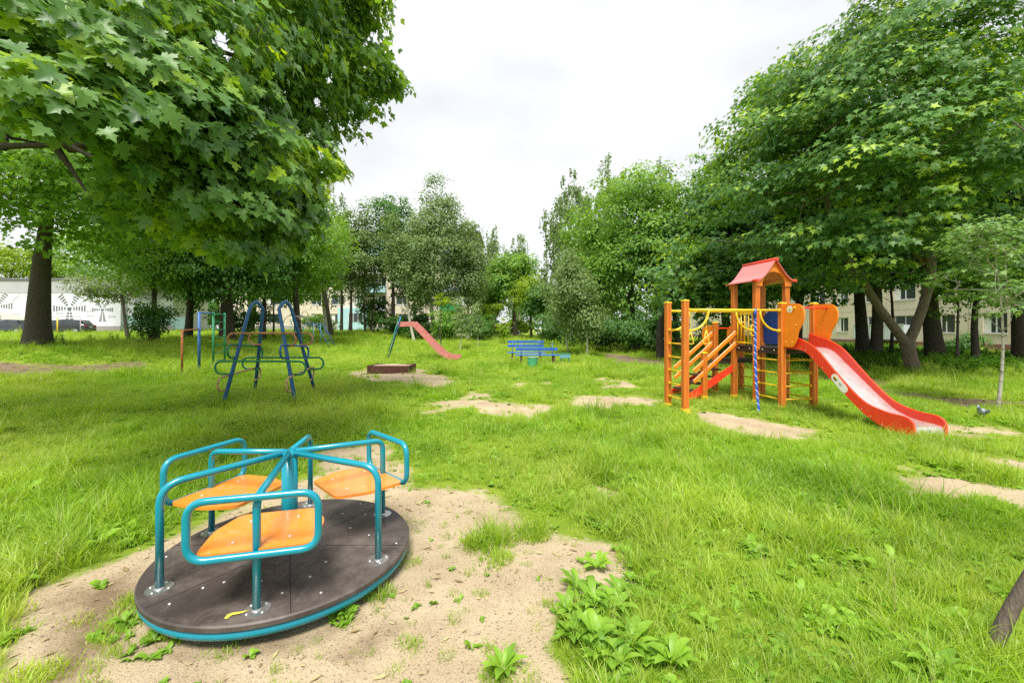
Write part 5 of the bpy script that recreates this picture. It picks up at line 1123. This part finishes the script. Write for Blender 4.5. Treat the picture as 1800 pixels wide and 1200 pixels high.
tree('maple_tree', 'green tree with bent trunk behind the looped climbing frame', 'tree', T(525, 30), top(330, 30), 4.0, 2.1, 22000, .22, 'mid', 'barkdark', .26, 161, SH_OVAL, nl=16, cr=.8, lean=(-.5, 0), group=G4)
tree('maple_tree', 'dark stout-trunked tree behind the green wall ladder', 'tree', T(400, 26), 8.6, 4.2, 1.7, 20000, .21, 'dark', 'barkdark', .46, 162, SH_OVAL, nl=16, cr=.8, group=G4)
tree('maple_tree', 'dark-trunked tree behind the rusty low bar', 'tree', T(330, 27), 8.6, 3.8, 1.5, 18000, .21, 'dark', 'barkdark', .26, 163, SH_OVAL, nl=16, cr=.8, group=G4)
tree('lilac_tree', 'slim tree between the stout dark trunk and the arches of the climber', 'tree', T(481, 33), 5.4, 2.0, 1.0, 5000, .17, 'mid', 'barkdark', .09, 164, SH_OVAL, nl=10, cr=.5, group=G4)
tree('willow_tree', 'silvery small-leaved tree in front of the painted wall', 'tree', T(225, 30), 5.4, 2.6, 2.6, 9000, .14, 'willow', 'barkdark', .14, 165, SH_DIA, nl=14, cr=.6, group=G4, lean=(-1.2, 0))
tree('old_maple', 'old maple with a very thick dark furrowed trunk at the left', 'tree', T(66, 17), 9.5, 6.0, 3.2, 46000, .165, 'mid', 'barkdark', .42, 166, SH_STAR, nl=26, cr=.7, lean=(1.6, 0), group=G4, rel=.4, flat=.4)
tree('maple_tree', 'bright tree seen above the white wall at far left', 'tree', T(20, 56), 13, 7, 3.5, 14000, .34, 'lime', 'barkdark', .3, 167, SH_OVAL, nl=14, cr=1.0, group=G4)
tree('maple_tree', 'green tree rising above the painted wall beside the thick trunk', 'tree', T(170, 58), 14, 7.5, 3.5, 15000, .34, 'mid', 'barkdark', .3, 168, SH_OVAL, nl=14, cr=1.0, group=G4)
tree('maple_tree', 'green tree above the right end of the painted wall', 'tree', T(300, 50), 12, 6.5, 2.5, 15000, .32, 'dark', 'barkdark', .3, 169, SH_OVAL, nl=14, cr=1.0, group=G4)
tree('maple_tree', 'tall dark tree standing behind the stout-trunked one', 'tree', T(440, 44), 14, 6, 3.5, 16000, .3, 'dark', 'barkdark', .3, 170, SH_OVAL, nl=16, cr=1.0, group=G4)

# shrubs and saplings
tree('maple_tree', 'leafy tree between the painted wall and the rusty low bar', 'tree', T(275, 24), 7.6, 3.4, 2.1, 16000, .18, 'mid', 'barkdark', .18, 171, SH_OVAL, nl=16, cr=.7, group=G4)
tree('maple_tree', 'leafy tree rising between the two arches of the looped frame', 'tree', T(462, 29), 8.4, 3.4, 2.3, 15000, .2, 'dark', 'barkdark', .17, 172, SH_OVAL, nl=16, cr=.7, group=G4)
G5 = 'shrubs along the far edge of the lawn'
def shrub(label, px, y, h, w, n, lm, seed, ls=.16, name='shrub', stems=5):
    rs = np.random.RandomState(seed); bx, by = T(px, y); o = np.array([bx, by, zf(bx, by)-.03]); t = thing(name, label, 'shrub', tuple(o), 0, G5)
    blobs = make_lobes(rs, (0, 0, h*.52), (w, w*.8, h*.50), 11, .42); V, Fc, rd, ccs = crown_geo(o, blobs, n, ls, SH_OVAL, seed, clus=22, crad=.4, flat=.7, edge=.6); obj_from(np_mesh('foliage', V, Fc, rd), 'foliage', M[lm], t)
    mb = MB()
    for i in range(stems): c = blobs[1+i][0]; limb_mb(mb, (rs.randn()*.12, rs.randn()*.1, 0), c, .035, .01, rs, .1)
    mb.build('stem', M['barkdark'], t, recalc=False)
for a in (('dark shrub with bare stems before the painted wall', 268, 21, 2.3, 1.1, 4200, 'dark', 201, .13), ('low dark shrub at the foot of the stout-trunked tree', 430, 31, 3.0, 2.2, 6500, 'dark', 202, .17),
          ('leafy shrub beside the pale blue entrance of the central block', 655, 50, 5.4, 2.2, 5200, 'dark', 203, .24), ('dark hedge-like shrub behind the old slide ladder', 693, 49, 3.0, 2.6, 5000, 'dark', 204, .24),
          ('shrub under the flat top of the old slide', 735, 46, 3.2, 2.4, 5000, 'dark', 205, .22), ('rounded shrub behind the middle of the old slide', 788, 44, 3.6, 2.4, 5600, 'mid', 206, .22), ('dense dark shrub right of the small white birch', 845, 44, 3.4, 2.2, 5200, 'dark', 207, .22),
          ('bright shrub at the corner of the central block', 868, 52, 4.6, 2.0, 4600, 'lime', 208, .26), ('shrub behind the left end of the blue benches', 915, 56, 2.8, 2.2, 3600, 'lime', 209, .26),
          ('dark shrub between the two slim birches', 1045, 27, 2.3, 2.0, 5600, 'dark', 210, .16), ('dark spreading shrub under the broad light green tree', 1100, 26, 2.6, 2.3, 6500, 'dark', 211, .17), ('low dark shrub left of the play tower posts', 1150, 25, 2.4, 1.8, 5000, 'dark', 212, .17),
          ('sunlit bush seen through the stairs of the play tower', 1262, 22, 1.9, 1.3, 4200, 'lime', 213, .14), ('dark bush against the wall behind the twin trunk', 1690, 26, 1.6, 1.3, 2600, 'dark', 214, .16), ('wide dark shrub at the foot of the block corner near the benches', 985, 36, 2.9, 2.4, 6000, 'dark', 215, .19),
          ('shrub under the bent-trunk tree by the pale climbing frame', 560, 44, 2.4, 2.0, 3600, 'mid', 216, .2)): shrub(*a)
tree('maple_sapling', 'sapling with bright yellow-green leaves behind the old slide', 'tree', T(776, 34), top(490, 34), .95, 1.5, 900, .22, 'lime', 'bark', .05, 220, SH_STAR, nl=6, cr=.32, rel=.3, gapk=1.0, group=G5)
tree('maple_sapling', 'small yellow-green sapling left of the blue benches', 'tree', T(886, 38), top(558, 38), .6, .8, 700, .19, 'lime', 'bark', .04, 221, SH_STAR, 'spire', nl=6, cr=.35, group=G5)
tree('birch_sapling', 'short slim birch with a white stem right of the old slide', 'tree', T(809, 29), top(520, 29), .75, .9, 2200, .12, 'birch', 'birchbark', .04, 222, SH_DIA, 'spire', nl=9, cr=.35, group=G5)
tree('birch_sapling', 'very thin young birch left of the dense dark shrub', 'tree', T(840, 33), top(530, 33), .6, .9, 1500, .12, 'birch', 'birchbark', .035, 223, SH_DIA, 'spire', nl=9, cr=.35, group=G5)

# leaning sapling stem at the lower right corner
def stem():
    bx, by = G(1738, 1165); t = thing('leaning_sapling', 'bare grey sapling stem leaning out of the lower right corner', 'tree', (bx, by, -.03)); rs = np.random.RandomState(9)
    p = [Vector((0, 0, -.02)), Vector((.06, .03, .10)), Vector((.17, .05, .26)), Vector((.42, .08, .60)), Vector((.75, .1, 1.2)), Vector((1.0, .1, 2.0)), Vector((1.15, .1, 2.9))]; m = MB(); m.tube(p, [.036, .030, .028, .026, .022, .016, .006], 12, False)
    limb_mb(m, p[4], (1.3, .4, 2.0), .01, .004, rs); limb_mb(m, p[5], (.7, .5, 2.7), .01, .004, rs); m.build('trunk', M['bark'], t, recalc=False)
    o = np.array([bx, by, 0]); V, Fc, rd, _ = crown_geo(o, [(np.array([1.35, .0, 2.8]), np.array([.4, .4, .4]))], 240, .09, SH_STAR, 77, clus=8, crad=.18, gapk=0, keep=lambda P: P[:, 0] > P[:, 1]*1.27); obj_from(np_mesh('foliage', V, Fc, rd), 'crown', M['young'], t)
stem()

# larger broad-leaved weeds on the sand edge
def weeds():
    me_ = []
    for k, (n, l0, l1, wd, rise) in enumerate(((15, .05, .115, .40, 1.3), (11, .04, .09, .55, .9), (17, .06, .13, .30, 1.5))):
        V, Fc, rd = broad(n, l0, l1, wd, 300+k, rise); me = np_mesh('weed', V, Fc, rd, True); me.materials.append(M['weed']); me_.append(me)
    spots = [(1000, 1085, 0, 1.0, 'weed rosette at the left edge of the big weed clump on the sand'), (1045, 1075, 2, 1.15, 'upright weed at the back of the clump at the sand edge'), (1085, 1085, 0, 1.1, 'broad-leaved weed at the right of the clump by the sand edge'), (1060, 1125, 1, 1.2, 'lower middle weed of the clump by the sand'), (1110, 1150, 2, 1.2, 'weed where the clump meets the long grass at the bottom'), (1010, 1118, 1, .8, 'small flat weed below the left side of the clump'),
             (885, 1185, 2, .95, 'jagged upright weed alone at the bottom edge of the sand'), (1120, 1000, 1, .8, 'small weed at the grass edge above the clump'), (1085, 968, 0, .55, 'tiny weed at the upper corner of the bare sand'), (612, 1078, 0, .6, 'weed just right of the front rim of the carousel'), (270, 1118, 1, .75, 'low weed in front of the carousel floor at left'), (215, 1085, 0, .65, 'weed against the left rim of the carousel'), (1180, 1180, 0, 1.1, 'large weed in the lawn right of the clump'), (1650, 1190, 2, 1.2, 'broad weed at the bottom near the sapling stem'), (1240, 1110, 1, 1.0, 'weed hidden in long grass right of the sand'), (440, 1150, 1, .5, 'tiny seedling on the sand below the carousel')]
    for i, (px, py, k, s_, lab) in enumerate(spots):
        x, y = G(px, py); z = float(gz_at(np.array([x]), np.array([y]))[0]); o = bpy.data.objects.new('broadleaf_weed', me_[k]); COL.objects.link(o); o.location = (x, y, z-.003); o.rotation_euler = (0, 0, i*1.7); o.scale = (s_, s_, s_); tag(o, lab, 'weed', 'broad-leaved weeds at the edge of the sand')
    rs = np.random.RandomState(88); Vs, Fs, Rd, off = [], [], [], 0
    src_ = [broad(n, l0, l1, wd, 300+k, rise) for k, (n, l0, l1, wd, rise) in enumerate(((15, .05, .115, .40, 1.3), (11, .04, .09, .55, .9), (17, .06, .13, .30, 1.5)))]
    for i in range(27):
        px, py = 1050+rs.randn()*42, 1092+rs.randn()*38
        if px < 962: continue
        x, y = G(px, py); z = float(gz_at(np.array([x]), np.array([y]))[0]); V, Fc, rd = src_[rs.randint(3)]; s_ = rs.uniform(.5, 1.2); m = Matrix.Rotation(rs.rand()*6, 3, 'Z') @ Matrix.Rotation(rs.randn()*.18, 3, 'X'); V = (V*np.array([s_, s_, s_*rs.uniform(.8, 1.3)]))@np.array(m).T+np.array([x, y, z])
        Vs.append(V); Fs.append(Fc+off); Rd.append(np.clip(rd+rs.randn()*.2, 0, 1)); off += len(V)
    tag(obj_from(np_mesh('weed_clump', np.concatenate(Vs), np.concatenate(Fs), np.concatenate(Rd), True), 'weed_clump', M['weed']), 'tangled clump of broad-leaved weeds at the right edge of the sand', 'weeds', kind='stuff')
weeds()
# ------------------------------------------------------------------ buildings
def facade(t, o, d, cols, floors, bay, fh, z0, wallm, win=(1.5, 1.4), sill=.95, depth=.15, wide=(), skip=(), thick=.35, curtain=True, top_extra=.5, maxw=100):
    """front wall with real openings; o = corner, d = direction along the wall, windows as parts with panes"""
    rs = random.Random(7); d = Vector(d).normalized(); nrm = Vector((d.y, -d.x, 0)); wall = MB(); seam = MB()
    def quadbox(u0, u1, za, zb, off0=0., off1=-.35):
        a = Vector(o)+d*u0; b = Vector(o)+d*u1; P = [a+nrm*off0, b+nrm*off0, b+nrm*off1, a+nrm*off1]
        return [(p.x, p.y, z) for z in (za, zb) for p in P], [(0, 1, 5, 4), (1, 2, 6, 5), (2, 3, 7, 6), (3, 0, 4, 7), (4, 5, 6, 7), (0, 3, 2, 1)]
    H = z0+floors*fh+top_extra; L_ = cols*bay; pw, ph = win
    wall.add(*quadbox(0, L_, z0-1.2, z0+sill, 0, -thick))
    for f in range(floors):
        za = z0+f*fh+sill; zb = za+ph; ze = z0+(f+1)*fh+sill if f < floors-1 else H
        wall.add(*quadbox(0, L_, zb, ze, 0, -thick)); u = 0
        for c in range(cols):
            w_ = wide[c % len(wide)] if wide else pw; ua, ub = c*bay+(bay-w_)/2, c*bay+(bay+w_)/2
            wall.add(*quadbox(u, ua, za, zb, 0, -thick)); u = ub
        wall.add(*quadbox(u, L_, za, zb, 0, -thick))
        seam.add(*quadbox(0, L_, z0+(f+1)*fh-.02+.1, z0+(f+1)*fh+.02+.1, .004, -.01))
    for c in range(1, cols): seam.add(*quadbox(c*bay-.02, c*bay+.02, z0, H, .006, -.01))
    wall.build('wall', M[wallm], t); seam.build('panel_seam', M['seam'], t)
    cnt = 0; cache = {}
    for f in range(floors):
        for c in range(cols):
            if cnt >= maxw: break
            w_ = wide[c % len(wide)] if wide else pw; ua = c*bay+(bay-w_)/2; za = z0+f*fh+sill; cnt += 1
            if w_ not in cache:
                m = MB(); fw = .07
                def lb(mm, u0, u1, a, b, o0, o1): 
                    P = [d*u0+nrm*o0, d*u1+nrm*o0, d*u1+nrm*o1, d*u0+nrm*o1]; mm.add([(p.x, p.y, z) for z in (a, b) for p in P], [(0, 1, 5, 4), (1, 2, 6, 5), (2, 3, 7, 6), (3, 0, 4, 7), (4, 5, 6, 7), (0, 3, 2, 1)])
                q0, q1 = -depth+.03, -depth-.05
                lb(m, .003, w_-.003, .003, fw, q0, q1); lb(m, .003, w_-.003, ph-fw, ph-.003, q0, q1); lb(m, .003, fw, fw, ph-fw, q0, q1); lb(m, w_-fw, w_-.003, fw, ph-fw, q0, q1)
                k = max(1, round(w_/.8))
                for i in range(1, k+ (1 if k == 1 else 0)): u = w_*i/k if k > 1 else w_*.6; lb(m, u-.035, u+.035, fw, ph-fw, q0, q1)
                lb(m, -.04, w_+.04, -.05, .0, .05, -depth)
                p = MB(); lb(p, fw, w_-fw, fw, ph-fw, -depth-.01, -depth-.025)
                a = m.build('window', M['frame']); b_ = p.build('pane', M['glass']); cache[w_] = (a.data, b_.data); bpy.data.objects.remove(a); bpy.data.objects.remove(b_)
                m2 = MB(); lb(m2, fw, fw+w_*.22, fw, ph-fw, -depth-.004, -depth-.008); cu = m2.build('curtain', M['white']); cache['c', w_] = cu.data; bpy.data.objects.remove(cu)
            wo = bpy.data.objects.new('window', cache[w_][0]); COL.objects.link(wo); wo.parent = t; p = Vector(o)+d*ua; wo.location = (p.x, p.y, za)
            po = bpy.data.objects.new('pane', cache[w_][1]); COL.objects.link(po); po.parent = wo
            if rs.random() < .6: co = bpy.data.objects.new('curtain', cache['c', w_]); COL.objects.link(co); co.parent = wo
    return H
def central():
    Y0 = 63.; z0 = .35+zf(-20, Y0); t = thing('apartment_block', 'cream five-storey apartment block behind the trees at the centre', 'building', (0, 0, 0))
    xr = X(840, Y0); bay = 3.2; cols = 12; xl = xr-cols*bay; H = facade(t, (xl, Y0, 0), (1, 0, 0), cols, 5, bay, 2.75, z0, 'wall_cream', (1.5, 1.4), .85, wide=(1.5, 1.5, 2.0))
    MB().box(((xl+xr)/2, Y0+6.2, (z0-1+H)/2), (cols*bay, 11.6, H-z0+1), bev=.02).build('rear_wall', M['wall_cream'], t)
    MB().box(((xl+xr)/2, Y0-.06, z0+.05), (cols*bay+.1, .12, .9)).build('plinth', M['plinth'], t)
    MB().box(((xl+xr)/2, Y0+5.8, H+.12), (cols*bay+.7, 12.8, .24)).build('roof', M['roofdark'], t)
    # stair column and pale blue lean-to
    for (pa, pb) in ((605, 640),):
        xa, xb = X(pa, Y0), X(pb, Y0); MB().box(((xa+xb)/2, Y0-.5, z0+1.45), (xb-xa+1.2, .9, 3.3), bev=.02).build('ground_floor_extension', M['balc_blue'], t)
        w_ = MB(); w_.box(((xa+xb)/2+.6, Y0-.97, z0+1.7), (2.0, .06, 1.2)); w_.box(((xa+xb)/2+.6, Y0-1.0, z0+1.7), (2.06, .03, .06)); o = w_.build('window', M['glass'], t)
        f = MB()
        for dx in (-1.02, -.35, .35, 1.02): f.box(((xa+xb)/2+.6+dx, Y0-1.01, z0+1.7), (.07, .05, 1.26))
        f.build('frame', M['frame'], o)
    for k, (pa, fl, mt) in enumerate(((792, 1, 'balc_green'), (792, 2, 'balc_violet'), (792, 3, 'wall_white'), (792, 4, 'balc_blue'), (660, 2, 'balc_blue'), (660, 3, 'wall_white'), (660, 1, 'balc_violet'), (660, 4, 'balc_blue'))):
        xx = X(pa, Y0); zb = z0+fl*2.75; m = MB(); m.box((xx, Y0-.6, zb+.45), (3.1, .05, .95)); m.box((xx-1.55, Y0-.32, zb+.45), (.05, .55, .95)); m.box((xx+1.55, Y0-.32, zb+.45), (.05, .55, .95)); m.box((xx, Y0-.3, zb-.06), (3.2, .64, .10)); m.build('balcony', M[mt], t)
    m = MB(); m.tube([(X(604, Y0)-.4, Y0-.09, z0), (X(604, Y0)-.4, Y0-.09, H)], .07, 8); m.tube([(xr-.2, Y0-.09, z0), (xr-.2, Y0-.09, H)], .07, 8); m.build('drainpipe', M['zinc'], t)
central()
def right_block():
    x0 = 33.6; z0 = -.15; t = thing('apartment_block', 'cream apartment block with red-brown plinth behind the right-hand trees', 'building', (0, 0, 0))
    cols = 18; bay = 3.4; ya = 21.; H = facade(t, (x0, ya, 0), (0, 1, 0), 1, 1, 3, 3, 0, 'wall_cream') if False else None
    # the long face looks left towards the lawn
    H = facade(t, (x0, ya+cols*bay, 0), (0, -1, 0), cols, 5, bay, 2.8, z0+.35, 'wall_cream', (1.5, 1.45), .95, wide=(1.5, 2.0, 1.5), maxw=90)
    MB().box((x0+6.2, ya+cols*bay/2, (z0-.8+H)/2), (11.6, cols*bay, H-z0+.8), bev=.02).build('rear_wall', M['wall_cream'], t)
    MB().box((x0-.05, ya+cols*bay/2, z0), (.10, cols*bay+.1, 1.1)).build('plinth', M['plinth_red'], t)
    MB().box((x0+5.9, ya+cols*bay/2, H+.12), (12.8, cols*bay+.6, .24)).build('roof', M['roofdark'], t)
    # corrugated ground-floor balcony
    yc = 38.; m = MB(); n = 40; vs = []
    for i in range(n+1): vs += [(x0-.9-.03*(i % 2), yc-2.6+5.2*i/n, z0+.75), (x0-.9-.03*(i % 2), yc-2.6+5.2*i/n, z0+1.95)]
    m.add(vs, [(2*i, 2*i+2, 2*i+3, 2*i+1) for i in range(n)]); m.box((x0-.45, yc-2.6, z0+1.3), (.9, .05, 1.3)); m.box((x0-.45, yc+2.6, z0+1.3), (.9, .05, 1.3)); m.build('balcony', M['corr'], t, recalc=False); MB().box((x0-.45, yc, z0+.69), (1.0, 5.3, .1)).build('balcony_slab', M['plinth'], t); MB().box((x0-.93, yc, z0+1.98), (.08, 5.3, .05)).build('balcony_rail', M['frame'], t)
right_block()

def mural_wall():
    Y0 = 48.; o = Vector((X(212, Y0), Y0, 0)); z0 = zf(-50, Y0); t = thing('painted_utility_building', 'low white building painted with stencilled windmills, behind parked cars', 'building', (0, 0, 0))
    xa, xb, xc = X(-160, Y0), X(212, Y0), X(330, Y0+3); H = Z(492, Y0); zb = z0-.2
    MB().box(((xa+xb)/2, Y0+3, (zb+H)/2), (xb-xa, 6, H-zb), bev=.01).build('wall', M['wall_white'], t)
    MB().box(((xb+xc)/2+.02, Y0+3.6, (zb+H-1)/2), (xc-xb, 5.6, H-1-zb), bev=.01).build('annex_wall', M['wall_white'], t)
    MB().box(((xa+xb)/2, Y0-.015, H-.75), (xb-xa, .03, 1.5)).build('grey_band', M['wall_grey'], t)
    MB().box(((xa+xb)/2, Y0+3, H+.1), (xb-xa+.3, 6.3, .2)).build('roof', M['roofdark'], t); MB().box(((xb+xc)/2, Y0+3.6, H-.9), (xc-xb+.2, 5.9, .2)).build('roof', M['roofdark'], t)
    MB().box(((xb+xc)/2, Y0+.785, H-1.6), (xc-xb, .03, 1.1)).build('grey_band', M['wall_grey'], t)
    MB().box(((xa+xb)/2, Y0-.02, zb+.5), (xb-xa, .04, 1.0)).build('plinth', M['plinth'], t); MB().box(((xb+xc)/2, Y0+.78, zb+.5), (xc-xb, .04, 1.0)).build('plinth', M['plinth'], t)
    def windmill(px, py, s, yy, rot=0.):              # body of stacked strokes, blades of short cross strokes
        cx_, cz = X(px, yy), Z(py, yy); m = MB()
        for k in range(6):
            w_ = s*(.20+.10*k); z = cz-s*(.22+.36*k)
            for sx in (-1, 1): m.box((cx_+sx*w_*.55, yy-.01, z), (w_*.75, .012, s*.22))
        m.box((cx_, yy-.01, cz), (s*.5, .012, s*.3))
        for ang in (0, 180, 55, 125):
            a = R(ang+rot)
            for k in range(5):
                r = s*(.55+.32*k); c = Vector((cx_+r*math.cos(a), yy-.01, cz+r*math.sin(a))); mm = Matrix.Rotation(-a, 3, 'Y'); m.box(c, (s*.17, .012, s*(.35+.09*k)), mm)
        m.build('painted_windmill', M['mural_dark'], t)
    windmill(122, 542, .95, Y0-.005); windmill(180, 544, .62, Y0-.005); windmill(236, 553, 1.05, Y0+.79, 18); windmill(-5, 538, .9, Y0-.005)
    pl = [(X(p, Y0), Z(q_, Y0)) for p, q_ in ((-160, 540), (-20, 546), (40, 556), (88, 566), (88, 574), (-160, 574))]; MB().prism(pl, Y0-.012, Y0-.001).build('painted_hill', M['mural_hill'], t)
    pl = [(X(p, Y0), Z(q_, Y0)) for p, q_ in ((212, 552), (260, 560), (320, 556), (320, 578), (212, 578))]; MB().prism(pl, Y0+.770, Y0+.779).build('painted_hill', M['mural_green'], t)
    m = MB()
    for (p, q_, r) in ((40, 535, 1.6), (55, 533, 2.2)): m.tube([(X(p, Y0)+r*math.cos(a), Y0-.005, Z(q_+10, Y0)+r*math.sin(a)) for a in [PI*k/16 for k in range(17)]], .02, 6, False)
    for (p, q_) in ((159, 555), (197, 556), (158, 547), (104, 550), (27, 552)): 
        for dx in (-.3, 0, .3): m.box((X(p, Y0)+dx, Y0-.008, Z(q_, Y0)), (.22, .01, .22))
    m.build('painted_outline', M['mural_line'], t)
mural_wall()

# road strips where the cars stand
def strip(x0, x1, y0, y1, nx_=40):
    vs = []; fs = []
    for i in range(nx_+1):
        for j in range(5): x = x0+(x1-x0)*i/nx_; y = y0+(y1-y0)*j/4; vs.append((x, y, zf(x, y)+.02))
    for i in range(nx_):
        for j in range(4): k = i*5+j; fs.append((k, k+5, k+6, k+1))
    m = MB(); m.add(vs, fs); return m
tag(strip(-62, -34, 40.5, 47.7).build('parking_road', M['asphalt'], recalc=False), kind='structure')
tag(strip(-6, 14, 60.6, 66.0).build('courtyard_road', M['asphalt'], recalc=False), kind='structure')

def make_car(name, label, loc, rz, paint, hatch=True):
    t = thing(name, label, 'car', loc, rz, 'parked cars'); Lh = 2.1 if hatch else 2.3; W = .86
    low = [(-Lh, .35), (-Lh, .78), (-Lh+.10, .92), (-Lh+.35, .98), (.75, .92), (1.5, .86), (Lh-.08, .70), (Lh, .5), (Lh-.05, .28), (-Lh+.05, .28)]
    m = MB(); n = len(low); vs = []
    for y, k in ((-W, .97), (-W*.97, 1.), (W*.97, 1.), (W, .97)): vs += [(x*(k if abs(y) == W else 1), y, .6+(z-.6)*(.92 if abs(y) == W else 1)) for x, z in low]
    fs = [tuple(range(n))[::-1], tuple(range(3*n, 4*n))]
    for r in range(3): fs += [(r*n+i, r*n+(i+1) % n, (r+1)*n+(i+1) % n, (r+1)*n+i) for i in range(n)]
    m.add(vs, fs)
    xb = -Lh+.22 if hatch else -Lh+.8
    cab = [(xb, .95), (xb+.35, 1.42), (-.1, 1.47), (.35, 1.40), (1.0, .92)]
    cw = [(W-.03), (W-.17), (W-.19), (W-.17), (W-.03)]
    vs = [(x, -w_, z) for (x, z), w_ in zip(cab, cw)]+[(x, w_, z) for (x, z), w_ in zip(cab, cw)]; m.add(vs, [(0, 1, 2, 3, 4), (5, 9, 8, 7, 6)]+[(i, 5+i, 6+i, i+1) for i in range(4)]); m.build('body', M[paint], t)
    g = MB(); s_ = 1.01
    for sg in (-1, 1):
        q = [(xb+.16, .99), (xb+.42, 1.36), (-.12, 1.40), (.3, 1.34), (.82, .97)]; 
        for (i0, i1, i2, i3) in (((q[0]), q[1], (-.35, 1.385), (-.35, .98)), ((-.28, .98), (-.28, 1.385), q[3], q[4])):
            pts_ = [i0, i1, i2, i3]; g.add([(x, sg*((W-.03-(z-.95)/.5*.15)+.012), z) for x, z in pts_], [(0, 1, 2, 3)])
    g.add([(xb+.02, -W+.16, 1.0), (xb+.30, -W+.26, 1.37), (xb+.30, W-.26, 1.37), (xb+.02, W-.16, 1.0)], [(0, 1, 2, 3)]); g.add([(.98, -W+.12, .95), (.40, -W+.25, 1.38), (.40, W-.25, 1.38), (.98, W-.12, .95)], [(0, 1, 2, 3)])
    for i, v in enumerate(g.v[-8:]): g.v[len(g.v)-8+i] = (v[0]+(-.03 if i < 4 else .03), v[1], v[2]+.02)
    g.build('windows', M['glass'], t, recalc=False)
    for sx in (-1.3, 1.3):
        for sy in (-1, 1):
            w_ = MB(); w_.tube([(sx, sy*(W-.19), .31), (sx, sy*(W+.015), .31)], .31, 20); w_ = w_.build('wheel', M['tyre'], t); r = MB(); r.tube([(sx, sy*(W+.0), .31), (sx, sy*(W+.022), .31)], .2, 14); r.build('rim', M['zinc'], w_)
    for sy in (-1, 1):
        MB().box((-Lh+.02, sy*.66, .80), (.08, .28, .2), bev=.02).build('tail_lamp', M['lamp_red'], t); MB().box((Lh-.08, sy*.62, .62), (.1, .3, .13), bev=.02).build('headlight', M['white'], t)
        MB().box((.72, sy*(W+.08), .98), (.1, .16, .12), bev=.02).build('mirror', M[paint], t)
    MB().box((-Lh-.005, 0, .68), (.02, .5, .11)).build('number_plate', M['white'], t); MB().box((-Lh+.02, 0, .4), (.08, 1.5, .16), bev=.02).build('bumper', M['black_s'], t)
    return t
def at(px, y): x = X(px, y); return (x, y, zf(x, y)+.02)
make_car('parked_car', 'black hatchback with red tail lamps parked right of the thick trunk', at(116, 43.6), R(195), 'car_black')
make_car('parked_car', 'dark saloon parked at the far left before the painted wall', at(22, 44.2), R(182), 'car_blue', False)
make_car('parked_car', 'grey-black car parked half hidden behind the thick trunk', at(72, 46.0), R(180), 'car_black')
make_car('parked_car', 'dark car far behind the blue benches, left one', at(884, 62.6), R(10), 'car_blue', False)
make_car('parked_car', 'white car far behind the right end of the blue benches', at(968, 63.0), R(170), 'car_white')
# distant wood closing the view beyond the courtyard
def wood():
    rs = np.random.RandomState(400); Vs, Fs, Rd, off = [], [], [], 0
    for i in range(34):
        x = -120+i*7.6+rs.randn()*2; y = 105+rs.rand()*18; h = 10+rs.rand()*4; blobs = make_lobes(rs, (0, 0, h*.52), (4.6, 3.5, h*.5), 8, .45); o = np.array([x, y, 0.]); V, Fc, rd, _ = crown_geo(o, blobs, 2600, .62, SH_DIA, 400+i, clus=20, crad=1.2)
        Vs.append(V+o); Fs.append(Fc+off); Rd.append(rd); off += len(V)
    tag(obj_from(np_mesh('wood', np.concatenate(Vs), np.concatenate(Fs), np.concatenate(Rd)), 'distant_wood', M['dark']), 'far-off belt of trees closing the view beyond the blocks', 'wood', kind='stuff')
wood()
